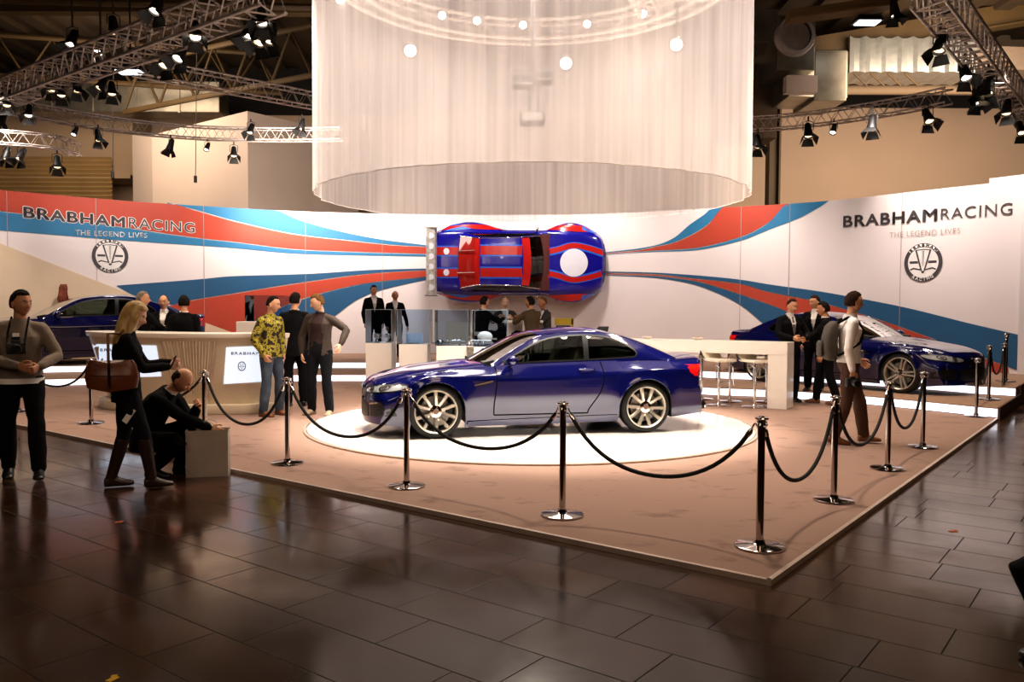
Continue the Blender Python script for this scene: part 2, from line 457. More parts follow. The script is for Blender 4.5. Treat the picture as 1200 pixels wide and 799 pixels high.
def make_car(P, name, label, loc, rotz=0, rot=None, paint='car_paint_blue', race=False, group=None, spokes='ten', scale=1, glass='car_glass', steer=0):
    t = thing(name, label, 'car', loc, rotz, group, rot); t.scale = (scale,)*3
    F = {k: interp(P[k]) for k in ('zc', 'zb', 'yb', 'ym', 'zs', 'zl', 'yl')}
    ax = P['wb']/2; R = P['R']; zw = P['tire']; xf, xr = P['xf'], P['xr']; cowl, deck = P['cowl'], P['deck']
    def arch(x):
        for a in (ax, -ax):
            d = abs(x-a)
            if d < R: return zw+sqrt(R*R-d*d)
        return 0
    def deform(p):
        x, y, z = p
        if x > 1.5:
            w = smooth01((x-1.5)/(xf-1.42)); x -= P['fbow']*w*(abs(y)/.9)**2.6
            x -= .10*w*max(0, z-.45)
        if x < -1.62:
            w = smooth01((-1.62-x)/(-1.62-xr)); x += P['rbow']*w*(abs(y)/.9)**2.8
            if z < .62: x -= .035*w*smooth01((.62-z)/.12)
        return V((x, y, z))
    def section(x):
        cab = deck < x < cowl
        yl, zl, ym, zs, yb, zb, zc = (F[k](x) for k in ('yl', 'zl', 'ym', 'zs', 'yb', 'zb', 'zc'))
        lo = [(yl, zl), (ym-.060, zl+.07), (ym-.036, zl+.36*(zs-zl)), (ym-.010, zl+.58*(zs-zl)), (ym-.001, zs-.07), (ym, zs-.02), (ym-.016, zs+.02), (yb+.012, zb-.02), (yb, zb)]
        if P.get('boxy'): lo = [(yl, zl), (ym-.01, zl+.08), (ym, zl+.5*(zs-zl)), (ym, zs-.02), (ym-.03, zs+.03), (yb+.03, zb-.02), (yb, zb)]
        c = [V((p.x, p.y)) for p in crom(lo, 7)]
        if cab: up = [(yb, zb), (yb-.05, zb-.01), (yb-.09, zb-.12), (yb-.10, .40), (yb-.25, .30), (0, .30)]; u = [V(q) for q in up]; u2 = []
        else:
            up = [(yb, zb), (yb*.93, zb+(zc-zb)*.32), (yb*.74, zb+(zc-zb)*.66), (yb*.4, zb+(zc-zb)*.93), (0, zc)]
            u = [V((p.x, p.y)) for p in crom(up, 4)]
        za = arch(x)
        N = 30
        # resample the side from the sill / arch edge to the belt
        if za:
            k = 0
            cc = [q for q in c if q.y > za+.002]
            yy = None
            for i in range(len(c)-1):
                if c[i].y <= za <= c[i+1].y:
                    f = (za-c[i].y)/max(1e-6, c[i+1].y-c[i].y); yy = c[i].x+(c[i+1].x-c[i].x)*f
            if yy is None: yy = c[-1].x
            c = [V((yy, za))]+cc
        L = [0]
        for i in range(1, len(c)): L.append(L[-1]+(c[i]-c[i-1]).length)
        res = []
        for j in range(N+1):
            s = L[-1]*j/N; i = 0
            while i < len(c)-2 and L[i+1] < s: i += 1
            f = (s-L[i])/max(1e-9, L[i+1]-L[i]); q = c[i].lerp(c[i+1], min(1, f))
            y, z = q.x, q.y
            for a in (ax, -ax):      # rolled arch lip and haunch
                d = hypot(x-a, z-zw)
                if z < zs+.05:
                    y += .016*math.exp(-((d-R)/.035)**2)+.018*math.exp(-((d-R)/.12)**2)*(1 if za or d < R+.2 else 0)
            res.append(V((y, z)))
        # upper
        L = [0]
        for i in range(1, len(u)): L.append(L[-1]+(u[i]-u[i-1]).length)
        for j in range(1, 17):
            s = L[-1]*j/16; i = 0
            while i < len(u)-2 and L[i+1] < s: i += 1
            f = (s-L[i])/max(1e-9, L[i+1]-L[i]); q = u[i].lerp(u[i+1], min(1, f))
            y, z = q.x, q.y
            if not cab and x > cowl and not race:     # power dome
                z += .02*math.exp(-((y)/.22)**2)*smooth01((x-cowl)/.3)*smooth01((2.0-x)/.4)
            res.append(V((y, z)))
        return res
    X = set()
    n = int((xf-xr)/.045)
    for i in range(n+1): X.add(round(xr+(xf-xr)*i/n, 4))
    for a in (ax, -ax):
        for k in range(-12, 13):
            X.add(round(a+R*sin(pi/2*k/12), 4))
        X.add(round(a+R+.003, 4)); X.add(round(a-R-.003, 4)); X.add(round(a+R-.0005, 4)); X.add(round(a-R+.0005, 4))
    for e in (cowl, deck): X.add(e-.002); X.add(e+.002)
    X = sorted(X)
    body = MB(); secs = [section(x) for x in X]; ns = len(secs[0])
    NB = 31
    for sgn in (1, -1):
        vs = [deform((x, sgn*p.x, p.y)) for x, s_ in zip(X, secs) for p in s_]
        paintf = []; dark = []
        for i in range(len(X)-1):
            xm = (X[i]+X[i+1])/2; cab = deck < xm < cowl
            for j in range(ns-1):
                f = (i*ns+j, i*ns+j+1, (i+1)*ns+j+1, (i+1)*ns+j)
                (dark if (cab or X[i+1]-X[i] < .0045 and (abs(xm-cowl) < .01 or abs(xm-deck) < .01)) and j > NB else paintf).append(f)
        body.mi = 0; body.add(vs, paintf); body.mi = 1; body.add(vs, dark)
        body.mi = 0
        # nose and tail caps
        for xe, s_ in ((xf, secs[-1]), (xr, secs[0])):
            m = 12
            cap = [deform((xe, sgn*p.x*(1-k/m), p.y)) for p in s_ for k in range(m+1)]
            body.add(cap, [(j*(m+1)+k, j*(m+1)+k+1, (j+1)*(m+1)+k+1, (j+1)*(m+1)+k) for j in range(ns-1) for k in range(m)])
        # inner arch lip
        for a in (ax, -ax):
            pts = [a+R*sin(pi/2*k/12) for k in range(-12, 13)]
            o = []
            for x in pts:
                s0 = section(min(max(x, a-R+.0006), a+R-.0006))[0]
                o.append(deform((x, sgn*s0.x, s0.y)))
            for e in (0, -1):
                q = o[e].copy(); q.z = .2; o.insert(0 if e == 0 else len(o), q)
            vs = o+[V((p.x, p.y-sgn*.42, p.z)) for p in o]; k = len(o)
            body.mi = 1; body.add(vs, [(i, i+1, k+i+1, k+i) for i in range(k-1)]); body.mi = 0
    # weld the two halves
    o = body.build('body', [MATS[paint], MATS['cabin_dark']], t, 180, normals=False)
    bm = bmesh.new(); bm.from_mesh(o.data); bmesh.ops.remove_doubles(bm, verts=bm.verts, dist=.0008); bmesh.ops.recalc_face_normals(bm, faces=bm.faces)
    bm.to_mesh(o.data); bm.free(); o.data.set_sharp_from_angle(angle=radians(40))
    B = body.bvh()
    # underbody
    m = MB()
    m.box((0, 0, .24), (2*ax-2*R-.02, 1.5, .12)); m.box((ax+R+.07, 0, .27), (.14, 1.1, .1)); m.box((-ax-R-.2, 0, .3), (.36, 1.2, .1)); m.box((ax, 0, .33), (2*R, 1.0, .1)); m.box((-ax, 0, .36), (2*R, 1.0, .1))
    m.box((ax, 0, .5), (2*R, 1.04, .3)); m.box((-ax, 0, .55), (2*R, 1.04, .3))
    m.build('underbody', MATS['black_plastic'], t, 30)
    # ------------- greenhouse
    rail = crom(P['rail'], 8); cr = interp([(x, z) for x, z in P['crown']]); wb_ = interp(P['wbow'])
    yb, zb = F['yb'], F['zb']; s0, s1 = P['s_roof']
    gh = MB()
    nv = 16
    vs = [V((r.x+wb_(r.x)*(1-q*q), r.y*q, r.z+cr(r.x)*(1-q*q))) for r in rail for q in [-1+2*k/nv for k in range(nv+1)]]
    fr, fg = [], []
    for i in range(len(rail)-1):
        xm = (rail[i].x+rail[i+1].x)/2
        for k in range(nv):
            (fr if s1 < xm < s0 else fg).append((i*(nv+1)+k, (i+1)*(nv+1)+k, (i+1)*(nv+1)+k+1, i*(nv+1)+k+1))
    roof = MB().add(vs, fr); scr = MB().add(vs, fg)
    roof.clean().build('roof', MATS.get(P.get('roofmat', ''), MATS[paint]), t, 60, normals=False)
    ws = MB(); rw = MB()
    for f in fg: (ws if sum(vs[i].x for i in f)/4 > s0-.02 else rw).f.append(f)
    for q, nm in ((ws, 'windscreen'), (rw, 'rear_window')):
        q.v = list(vs); q.m = [0]*len(q.f); q.clean()
        q2 = q.build(nm, MATS['car_glass'] if nm == 'windscreen' else MATS[glass], t, 60, normals=False)
        bm = bmesh.new(); bm.from_mesh(q2.data); bmesh.ops.delete(bm, geom=[v for v in bm.verts if not v.link_faces], context='VERTS'); bm.to_mesh(q2.data); bm.free()
    top = MB().add(vs, fr+fg).bvh()
    def sidept(r, w, sgn):
        xb = r.x; b = V((xb, yb(xb)-.01, zb(xb)-.012)); p = b.lerp(r, w)
        p.y += .022*sin(pi*w)*min(1, (r.z-b.z)/.25)
        return V((p.x, sgn*p.y, p.z))
    railxz = [(r.x, r.z) for r in rail]
    for sgn in (1, -1):
        sd = MB(); nw = 10
        sv = [sidept(r, k/nw, sgn) for r in rail for k in range(nw+1)]
        sd.add(sv, [(i*(nw+1)+k, (i+1)*(nw+1)+k, (i+1)*(nw+1)+k+1, i*(nw+1)+k+1) for i in range(len(rail)-1) for k in range(nw)])
        SB = sd.bvh()
        gl = MB(); patch(gl, SB, P['dlo'], 'y', sgn, .0005, .08)
        gl.build('side_window', MATS[glass] if race else MATS['car_glass'], t, 60, normals=False)
        if not race:
            dl = P['dlo']; bx = P['bpillar']
            rear = [(x, z) for x, z in crom(dl, 4, True) and [(q.x, q.y) for q in crom(dl, 4, True)] if x < bx]
            gq = MB(); patch(gq, SB, rear, 'y', sgn, -.004, .08); gq.build('quarter_window', MATS['car_glass_dark'], t, 60, normals=False)
        fm = MB()
        belt = [(x, zb(x)-.014) for x in [rail[-1].x+(rail[0].x-rail[-1].x)*k/40 for k in range(41)]]
        outer = railxz+belt
        dense = [(q.x, q.y) for q in crom(P['dlo'], 4, True)]
        patch(fm, SB, outer, 'y', sgn, .002, .05, [dense])
        fm.build('roof_pillar', MATS[paint], t, 60, normals=False)
        tr = MB(); strip(tr, SB, [p for p in P['dlo']], .022, 'y', sgn, .004, 4, True)
        bx = P['bpillar']; dz = [z for x, z in dense if abs(x-bx) < .12]
        strip(tr, SB, [(bx, min(dz)), (bx-.02, max(dz))], .07, 'y', sgn, .004, 4)
        tr.build('window_trim', MATS['black_trim'], t, 60, normals=False)
        rr = MB(); rr.tube([V((r.x, sgn*(r.y-.004), r.z-.004)) for r in rail], .013, 6); rr.build('roof_rail', MATS[P.get('railmat', paint)], t, 60)
    SBs = {}
    # ------------- door seams, handles, mirrors
    for sgn in (1, -1):
        d0, d1 = P['doors']; m = MB()
        strip(m, B, [(d0, zb(d0)-.01), (d0-.01, .70), (d0+.02, .42), (d0+.02, .27)], .016, 'y', sgn, .002)
        strip(m, B, [(d1, zb(d1)-.01), (d1-.02, .75), (d1+.02, .55), (d1+.16, .33), (d1+.18, .27)], .016, 'y', sgn, .002)
        strip(m, B, [(d0+.02, .27), (d1+.18, .27)], .016, 'y', sgn, .002, 12)
        m.build('door_seam', MATS['seam_dark'], t, 60, normals=False)
        if not race:
            h = MB(); hp = cast(B, d1+.20, zb(d1)-.11, 'y', sgn, .03); h.tube([hp+V((.10, -sgn*.02, 0)), hp+V((.07, 0, 0)), hp+V((-.07, 0, .004)), hp+V((-.10, -sgn*.02, .004))], .012, 8, round_ends=True)
            h.build('door_handle', MATS[paint], t, 60)
            # fender vent, sill groove
            vt = MB(); patch(vt, B, [(.86, .64), (.70, .67), (.66, .70), (.70, .715), (.84, .68)], 'y', sgn, .004); vt.build('fender_vent', MATS['black_trim'], t, 60, normals=False)
            vt = MB(); strip(vt, B, [(.90, .655), (.66, .705)], .014, 'y', sgn, .012); vt.build('vent_blade', MATS['chrome'], t, 60, normals=False)
            sl = MB(); patch(sl, B, [(ax-R-.03, .15), (ax-R-.04, .20), (-ax+R+.02, .24), (-ax+R+.02, .19)], 'y', sgn, .014); sl.build('side_skirt', MATS[paint], t, 60, normals=False)
        mp = V((.42, sgn*.80, zb(.42)+.01))
        mm = MB()
        rings = []
        for k in range(9):
            q = k/8; rr_ = sin(pi*(.12+.80*q))
            c = mp+V((-.055+.14*q, sgn*.13, .055))
            rings.append([c+V((0, (.105*rr_)*cos(a), (.068*rr_)*sin(a))) for a in [2*pi*j/14 for j in range(14)]])
        mm.loft(rings)
        if race:
            c_ = mp+V((0, sgn*.06, .03)); mm.v = [c_+(v-mp-V((0, sgn*.13, .055)))*.45 for v in mm.v]
        mm.build('door_mirror', MATS['chrome' if race else paint], t, 60)
        st = MB(); st.tube([mp+V((.0, -sgn*.03, -.01)), mp+V((.01, sgn*.08, .03))], .022, 8); st.build('mirror_stalk', MATS['black_trim'], t, 60)
    # ------------- wheels
    parts = make_wheel(P, None, spokes); wm = ('tyre_rubber', 'wheel_silver', 'wheel_silver', 'chrome', 'brake_steel', 'cabin_dark', 'black_trim')
    wn = ('tyre', 'rim', 'spokes', 'hub_cap', 'brake_disc', 'wheel_back', 'brake_caliper')
    meshes = None
    for x in (ax, -ax):
        for sgn in (-1, 1):
            ty = parts[0]
            off = P['ym'] and (F['ym'](x)-.012-P['tw']/2)
            if meshes is None:
                w = parts[0].build('wheel', MATS['tyre_rubber'], t, 40)
                kids = [parts[i].build(wn[i], MATS[wm[i]], w, 40) for i in range(1, 7)]
                meshes = (w, kids); cw = w
            else:
                cw = meshes[0].copy(); COL.objects.link(cw); cw.parent = t
                for kd in meshes[1]:
                    c = kd.copy(); COL.objects.link(c); c.parent = cw
            cw.location = (x, sgn*off, zw); cw.rotation_euler = (0, radians(17 if x > 0 else 40), (0 if sgn < 0 else pi)+(steer if x > 0 else 0))
    return t, B, top, F
def bmw_front(t, B, F, paint, kid=True):
    xf = 0
    for sgn in (1, -1):
        m = MB(); poly = [(sgn*a, b) for a, b in [(.36, .575), (.42, .612), (.60, .650), (.80, .668), (.855, .658), (.845, .622), (.76, .580), (.55, .550), (.40, .550)]]
        patch(m, B, poly, 'x', 1, .006, .03); m.build('headlight', MATS['lamp_clear'], t, 50, normals=False)
        m = MB(); strip(m, B, poly, .014, 'x', 1, .009, 3, True); m.build('headlight_surround', MATS['black_trim'], t, 50, normals=False)
        m = MB()
        for c, r in (((sgn*.53, .598), .034), ((sgn*.68, .618), .034)):
            strip(m, B, [(c[0]+r*cos(a), c[1]+r*.9*sin(a)) for a in [2*pi*k/12 for k in range(12)]], .014, 'x', 1, .012, 1, True)
            patch(m, B, [(c[0]+r*.5*cos(a), c[1]+r*.5*sin(a)) for a in [2*pi*k/10 for k in range(10)]], 'x', 1, .012, .03)
        m.build('headlight_ring', MATS['black_trim'], t, 50, normals=False)
        g = [(sgn*a, b) for a, b in [(.04, .485), (.03, .54), (.05, .60), (.24, .60), (.275, .56), (.25, .49), (.2, .47)]]
        m = MB(); patch(m, B, g, 'x', 1, .004, .03); k = m.build('kidney_grille', MATS['black_trim'], t, 50, normals=False)
        m = MB(); strip(m, B, g, .022, 'x', 1, .014, 4, True); m.build('grille_surround', MATS['chrome'], k, 50, normals=False)
        m = MB(); patch(m, B, [(sgn*a, b) for a, b in [(.52, .26), (.50, .40), (.74, .44), (.82, .38), (.80, .28)]], 'x', 1, .005, .03); m.build('air_intake', MATS['black_trim'], t, 50, normals=False)
        m = MB(); strip(m, B, [(sgn*.50, .41), (sgn*.76, .45)], .018, 'x', 1, .012, 4); m.build('intake_blade', MATS['chrome'], t, 50, normals=False)
    m = MB(); patch(m, B, [(-.46, .25), (-.44, .41), (-.30, .44), (.30, .44), (.44, .41), (.46, .25), (.3, .235), (-.3, .235)], 'x', 1, .005, .04); m.build('air_intake', MATS['black_trim'], t, 50, normals=False)
    m = MB(); m2 = MB()
    patch(m, B, [(.042*cos(a), .640+.040*sin(a)) for a in [2*pi*k/20 for k in range(20)]], 'x', 1, .012, .03); m.build('badge', MATS['chrome'], t, 50, normals=False)
def bmw_rear(t, B, F):
    for sgn in (1, -1):
        m = MB(); patch(m, B, [(sgn*a, b) for a, b in [(.42, .73), (.44, .85), (.60, .875), (.80, .88), (.81, .81), (.80, .72), (.6, .71)]], 'x', -1, .006, .03)
        m.build('tail_light', MATS['lamp_red'], t, 50, normals=False)
        # wrap on the side
        m = MB(); patch(m, B, [(-1.98, .85), (-2.06, .875), (-2.23, .885), (-2.23, .73), (-2.08, .73), (-2.0, .79)], 'y', sgn, .005, .03); m.build('tail_light', MATS['lamp_red'], t, 50, normals=False)
        for k in (.30, .42):
            m = MB(); m.lathe([(.034, 0), (.042, 0), (.042, .16), (.034, .16)], 20, c=(-2.44, sgn*k, .29), axis='x'); m.build('exhaust_pipe', MATS['chrome'], t, 50)
    m = MB(); m.box((-2.37, 0, .30), (.08, 1.0, .12)); m.build('rear_diffuser', MATS['black_trim'], t, 30, bevel=.02)
    m = MB(); patch(m, B, [(-.26, .56), (.26, .56), (.26, .68), (-.26, .68)], 'x', -1, .006, .05); m.build('number_plate', MATS['wall_white'], t, 30, normals=False)
# ------------------------------------------------------------------ people
def people_mats():
    mat('skin', 'd49c78', .5, var=.06, scale=20); mat('skin_pale', 'e4b494', .5, var=.06, scale=20); mat('skin_tan', 'b97f58', .5, var=.06, scale=20)
    mat('lips', 'a05a4a', .45); mat('eye_white', 'e8e0d8', .2); mat('eye_dark', '1a100a', .15)
    mat('hair_dark', '17100b', .85, spec=.15, var=.4, scale=40, stretch=(1, 1, .2)); mat('hair_brown', '2e1a0e', .85, spec=.15, var=.35, scale=40, stretch=(1, 1, .2))
    mat('hair_fair', '6d4c2a', .85, spec=.15, var=.3, scale=40, stretch=(1, 1, .2)); mat('hair_grey', '7d7265', .85, spec=.15, var=.25, scale=40, stretch=(1, 1, .2))
    mat('hair_blond', 'b08a4e', .42, var=.35, scale=30, stretch=(1, 1, .12), col2='d8b878')
    mat('cloth_black', '060506', .9, spec=.15, bump=.2, bscale=90); mat('cloth_suit', '08070a', .9, spec=.15, bump=.2, bscale=90)
    mat('cloth_white', 'f6f0ea', .8, bump=.15, bscale=60); mat('cloth_beige', '7d6e5e', .9, bump=.35, bscale=80)
    mat('cloth_brownjacket', '3a2d22', .8, bump=.3, bscale=60); mat('cloth_darkred', '2a0c0c', .85, bump=.2)
    mat('cloth_olive', '4d3b1e', .85, bump=.2); mat('cloth_grey', '3c3833', .85, bump=.2)
    mat('denim', '2b3648', .85, bump=.3, bscale=120, col2='4b5868', scale=5); mat('denim_dark', '0c0e14', .9, spec=.2, bump=.3, bscale=120)
    mat('trouser_brown', '4c2c16', .8, bump=.2, bscale=70); mat('leather_brown', '6a3418', .38, var=.2, bump=.2, bscale=30)
    mat('boot_brown', '2c170c', .4, var=.2); mat('leather_black', '0d0a09', .35, var=.2); mat('leather_tan', '7a4a26', .45, var=.2); mat('shoe_pale', '9c8b74', .6)
    mat('tie_grey', '6a6468', .5); mat('bag_paper', 'b8aca0', .6, bump=.5, bscale=10); mat('pack_grey', '4c443a', .8, bump=.3)
    mat('camo_yellow', '8a7a1c', .85, var=.3, scale=14, col2='2a1c0a')
    m = MATS['camo_yellow']; nt = m.node_tree
    r = [n for n in nt.nodes if n.type == 'VALTORGB'][0]; r.color_ramp.interpolation = 'CONSTANT'
    r.color_ramp.elements[0].position = 0; r.color_ramp.elements[0].color = lin('241808')
    r.color_ramp.elements[1].position = .46; r.color_ramp.elements[1].color = lin('a89a20')
    e = r.color_ramp.elements.new(.53); e.color = lin('5a4a14'); e = r.color_ramp.elements.new(.58); e.color = lin('b8aa4a'); e = r.color_ramp.elements.new(.64); e.color = lin('2c1c0c')
def ik(a, b, l1, l2, hint):
    d = b-a; L = min(d.length, (l1+l2)*.995); d.normalize(); b = a+d*L
    x = (l1*l1-l2*l2+L*L)/(2*L); h = sqrt(max(0, l1*l1-x*x))
    hp = hint-d*hint.dot(d); hp.normalize()
    return a+d*x+hp*h, b
def head_shape(n):
    """unit direction -> point of the bare head (face towards -y), centre at eye height"""
    x, y, z = n
    w = .0765; d = .097; h = .118
    if z < 0: w *= 1-.30*(-z)**1.6
    p = V((w*x, d*y, h*z))
    if y > 0 and z < -.05: p.y *= 1-.45*smooth01((-z-.05)/.8)
    if y < 0 and z < 0: p.y *= 1-.10*(-z)
    if y < 0:
        p.y += .006*math.exp(-((z)/.22)**2)*(1-abs(x))          # flat face
    fx = p.x; fz = p.z
    if y < -.3:
        nose = math.exp(-(fx/.011)**2)*(.020*math.exp(-((fz+.030)/.014)**2)+.012*math.exp(-((fz+.012)/.016)**2)) + .008*math.exp(-(fx/.02)**2-((fz+.038)/.008)**2)
        p.y -= nose
        for s in (-1, 1): p.y += .009*math.exp(-((fx-s*.031)/.016)**2-((fz-.002)/.012)**2)
        p.y -= .004*math.exp(-((fz-.022)/.009)**2)*smooth01(1-abs(fx)/.06)
        p.y -= .005*math.exp(-(fx/.022)**2-((fz+.064)/.007)**2)
        p.y -= .007*math.exp(-(fx/.02)**2-((fz+.098)/.014)**2)
    return p
def head_mesh(res=(48, 40)):
    """vertices, faces, material indices: 0 skin 1 lips 2 white 3 dark"""
    m = MB(); nu, nv = res
    rings = []
    for i in range(nv+1):
        t = pi*min(max(i/nv, .012), .988)
        rings.append([head_shape(V((sin(t)*cos(a), sin(t)*sin(a), -cos(t)))) for a in [2*pi*j/nu for j in range(nu)]])
    m.loft(rings)
    for k, f in enumerate(m.f):
        c = sum((m.v[i] for i in f), V((0, 0, 0)))/len(f)
        if c.y < -.06 and abs(c.x) < .023 and abs(c.z+.064) < .007: m.m[k] = 1
    for s in (-1, 1):
        m.mi = 2; m.ell((s*.031, -.0800, .002), (.0118, .0075, .0056), 12, 8)
        m.mi = 3; m.ell((s*.031, -.0856, .002), (.0056, .0040, .0050), 10, 8)
        m.tube([(s*.016, -.094, .021), (s*.031, -.092, .026), (s*.048, -.080, .022)], [.002, .0035, .0015], 6)
        m.mi = 0
        M = Matrix.Rotation(s*radians(-18), 3, 'Z')
        m.ell((s*.077, .008, -.008), (.008, .019, .031), 10, 10, M=M)
        m.ell((s*.080, .004, -.030), (.006, .010, .010), 8, 8)
    return m
HAIRS = {
    'short': lambda x, y, z: (z-.58 if y < -.25 else (z-(-.42 if y > .15 else .02+(-y+.15)*1.0)))if not (abs(x) > .8 and y < .1 and z < .15) else z-.15,
    'crop': lambda x, y, z: (z-.66 if y < -.3 else z-(-.30 if y > .2 else .05+(-y+.2)*1.0)),
    'fringe': lambda x, y, z: min(.62-z, (z+.35) if y > .1 else -1) if y > -.15 else -1,
    'thin': lambda x, y, z: min((z-.30), (y+.25)) if z > .62 else ((z-.05+.5*max(0, y)) if y > -.2 else -1),
    'long': lambda x, y, z: (z-.50 if y < -.45 else z+.9),
}
def hair_mesh(kind, thick=.014, seed=0, nu=56, nv=44):
    m = MB(); rings = []; fn = HAIRS[kind]
    for i in range(nv+1):
        t = pi*min(max(i/nv, .01), .99); ring = []
        for j in range(nu):
            a = 2*pi*j/nu; n = V((sin(t)*cos(a), sin(t)*sin(a), -cos(t)))
            p = head_shape(n); q = fn(n.x, n.y, n.z)
            o = -.008+(thick+.008)*smooth01(q/.14+.15)
            if q > 0: o += .004*noise.noise(V((p.x*60, p.y*60, p.z*25+seed*7)))+.003*noise.noise(p*30+V((seed, 0, 0)))
            ring.append(p+n*o)
        rings.append(ring)
    return m.loft(rings)
HANDS = {}
def hand_mesh(kind):
    """right-hand style shape: wrist at origin, fingers to -z, palm normal +x side, thumb to -y; voxel union"""
    if kind in HANDS: return HANDS[kind]
    curl = {'relax': (.35, .45, .35), 'grip': (1.1, 1.25, .7), 'flat': (.08, .1, .08), 'hold': (.75, .8, .5)}[kind]
    m = MB()
    m.loft([[V((.013*cos(a)*w, hh*sin(a), z)) for a in [2*pi*k/12 for k in range(12)]] for z, hh, w in ((.02, .022, 1.4), (0, .024, 1.3), (-.03, .034, 1.15), (-.06, .040, 1.1), (-.088, .039, 1.0), (-.095, .034, .7))])
    L = (.070, .078, .073, .058)
    for k in range(4):
        y = -.030+.0195*k; p = V((0, y, -.082)); ang = 0; pts = [p.copy()]
        for q, seg in enumerate((.45, .32, .27)):
            ang += curl[q]*(1+.05*k); p = p+V((sin(ang), (k-1.4)*.03*(1 if q == 0 else 0), -cos(ang)))*L[k]*seg; pts.append(p.copy())
        m.tube(pts, [.0092, .0086, .008, .0068], 8, round_ends=True)
    th = .5+curl[0]*.3
    p0 = V((.004, -.024, -.022)); p1 = p0+V((.012, -.028, -.026)); p2 = p1+V((.012+.01*th, -.010, -.028)); p3 = p2+V((.012*th, .004, -.022))
    m.tube([p0, p1, p2, p3], [.013, .0115, .010, .0075], 8, round_ends=True)
    HANDS[kind] = remesh(m, .0035, 2)
    return HANDS[kind]
def ell_ring(c, rx, ry, X, Y, n=20, e=1.0):
    out = []
    for j in range(n):
        a = 2*pi*j/n; ca, sa = cos(a), sin(a)
        k = 1 if e == 1 else (abs(ca)**(2/e)+abs(sa)**(2/e))**(-1)  # unused squarish
        out.append(c+X*rx*ca+Y*ry*sa)
    return out
class Pose:
    def __init__(s, h=1.78, lean=0, side=0, twist=0, hyaw=0, hpitch=0, htilt=0, pelvis=None, build=1.0, female=False,
                 hl=None, hr=None, el=(.3, .5, 0), er=(-.3, .5, 0), fl=None, fr=None, kl=(0.1, -1, 0), kr=(-.1, -1, 0), tl=0, tr=0, pl=0, pr=0, curve=0, pyaw=0):
        k = h/1.78; s.k = k; s.h = h; s.b = build; s.female = female
        P = V(pelvis) if pelvis else V((0, 0, .945*k)); s.P = P
        Rp = Matrix.Rotation(pyaw, 3, 'Z') @ Matrix.Rotation(lean*.35, 3, 'X'); s.Rp = Rp
        Rc = Matrix.Rotation(twist+pyaw, 3, 'Z') @ Matrix.Rotation(lean+curve, 3, 'X') @ Matrix.Rotation(side, 3, 'Y'); s.Rc = Rc
        Rm = Rp.lerp(Rc, .5) if hasattr(Rp, 'lerp') else Rc
        s.waist = P+Rp @ V((0, 0, .15*k)); s.chest = s.waist+Rm @ V((0, 0, .20*k)); s.neck = s.chest+Rc @ V((0, 0.005, .185*k))
        s.Rm = Rm
        sw = .150*k if female else .170*k
        s.sh = [s.chest+Rc @ V((q*sw, .005, .108*k)) for q in (1, -1)]        # left (+x), right (-x)
        s.hip = [P+Rp @ V((q*.092*k, 0, -.02*k)) for q in (1, -1)]
        fl = V(fl) if fl else V((.11, 0, 0)); fr = V(fr) if fr else V((-.11, 0, 0))
        s.ank = [f+V((0, .0, .085*k)) for f in (fl, fr)]
        s.knee = []; s.toe = [tl, tr]; s.fp = [pl, pr]
        for i, (hp, hint) in enumerate(zip(s.hip, (kl, kr))):
            kn, an = ik(hp, s.ank[i], .425*k, .42*k, V(hint)); s.knee.append(kn); s.ank[i] = an
        hl = V(hl) if hl else s.sh[0]+V((.055, -.05, -.53*k)); hr = V(hr) if hr else s.sh[1]+V((-.055, -.05, -.53*k))
        s.elb = []; s.wr = []
        for i, (tgt, hint) in enumerate(((hl, el), (hr, er))):
            e, w = ik(s.sh[i], tgt, .295*k, .26*k, V(hint)); s.elb.append(e); s.wr.append(w)
        s.Rh = Matrix.Rotation(hyaw, 3, 'Z') @ Matrix.Rotation(hpitch, 3, 'X') @ Matrix.Rotation(htilt, 3, 'Y')
        s.base = s.neck+(Rc @ V((0, -.012*k, .045*k)))
        s.headc = s.base+s.Rh @ V((0, -.022*k, .118*k))
def torso_rings(p, inf=0, hem=None, flare=0, female=False, neck=True, top=True):
    k, b = p.k, p.b; R = []
    def ring(c, M, rx, ry, dz=0, dy=0): R.append(ell_ring(c+M @ V((0, dy, dz)), rx*k*b+inf, ry*k*b+inf, M @ V((1, 0, 0)), M @ V((0, 1, 0)), 24))
    hw, ww, cw = (.178, .132, .150) if p.female else (.172, .152, .168)
    if hem is not None:
        for z, f in ((hem, 1), (hem*.5, .6)):
            ring(p.P, p.Rp, hw+flare*f, .115+flare*f*.8, z*k)
    else:
        ring(p.P, p.Rp, .09, .08, -.11*k); ring(p.P, p.Rp, .155, .105, -.06*k)
    ring(p.P, p.Rp, hw, .118, 0, .005); ring(p.P, p.Rp, hw-.008, .110, .07*k)
    ring(p.waist, p.Rm, ww, .102, 0); ring(p.waist, p.Rm, (ww+cw)/2, .108, .10*k)
    ring(p.chest, p.Rc, cw, .118, -.03*k, -.004); ring(p.chest, p.Rc, cw+.010, .118, .04*k, -.004); ring(p.chest, p.Rc, cw-.022, .096, .09*k, .004)
    ring(p.chest, p.Rc, .095, .072, .140*k, .008)
    if neck: ring(p.neck, p.Rc, .066, .064, -.008*k, .006); ring(p.neck, p.Rc, .058, .058, .02*k, .002)
    return R
def limb(m, pts, rs, inf=0, n=14):
    q = []
    for i in range(len(pts)-1):
        q.append(pts[i])
    q.append(pts[-1]); m.tube(q, [r+inf for r in rs], n, round_ends=True)
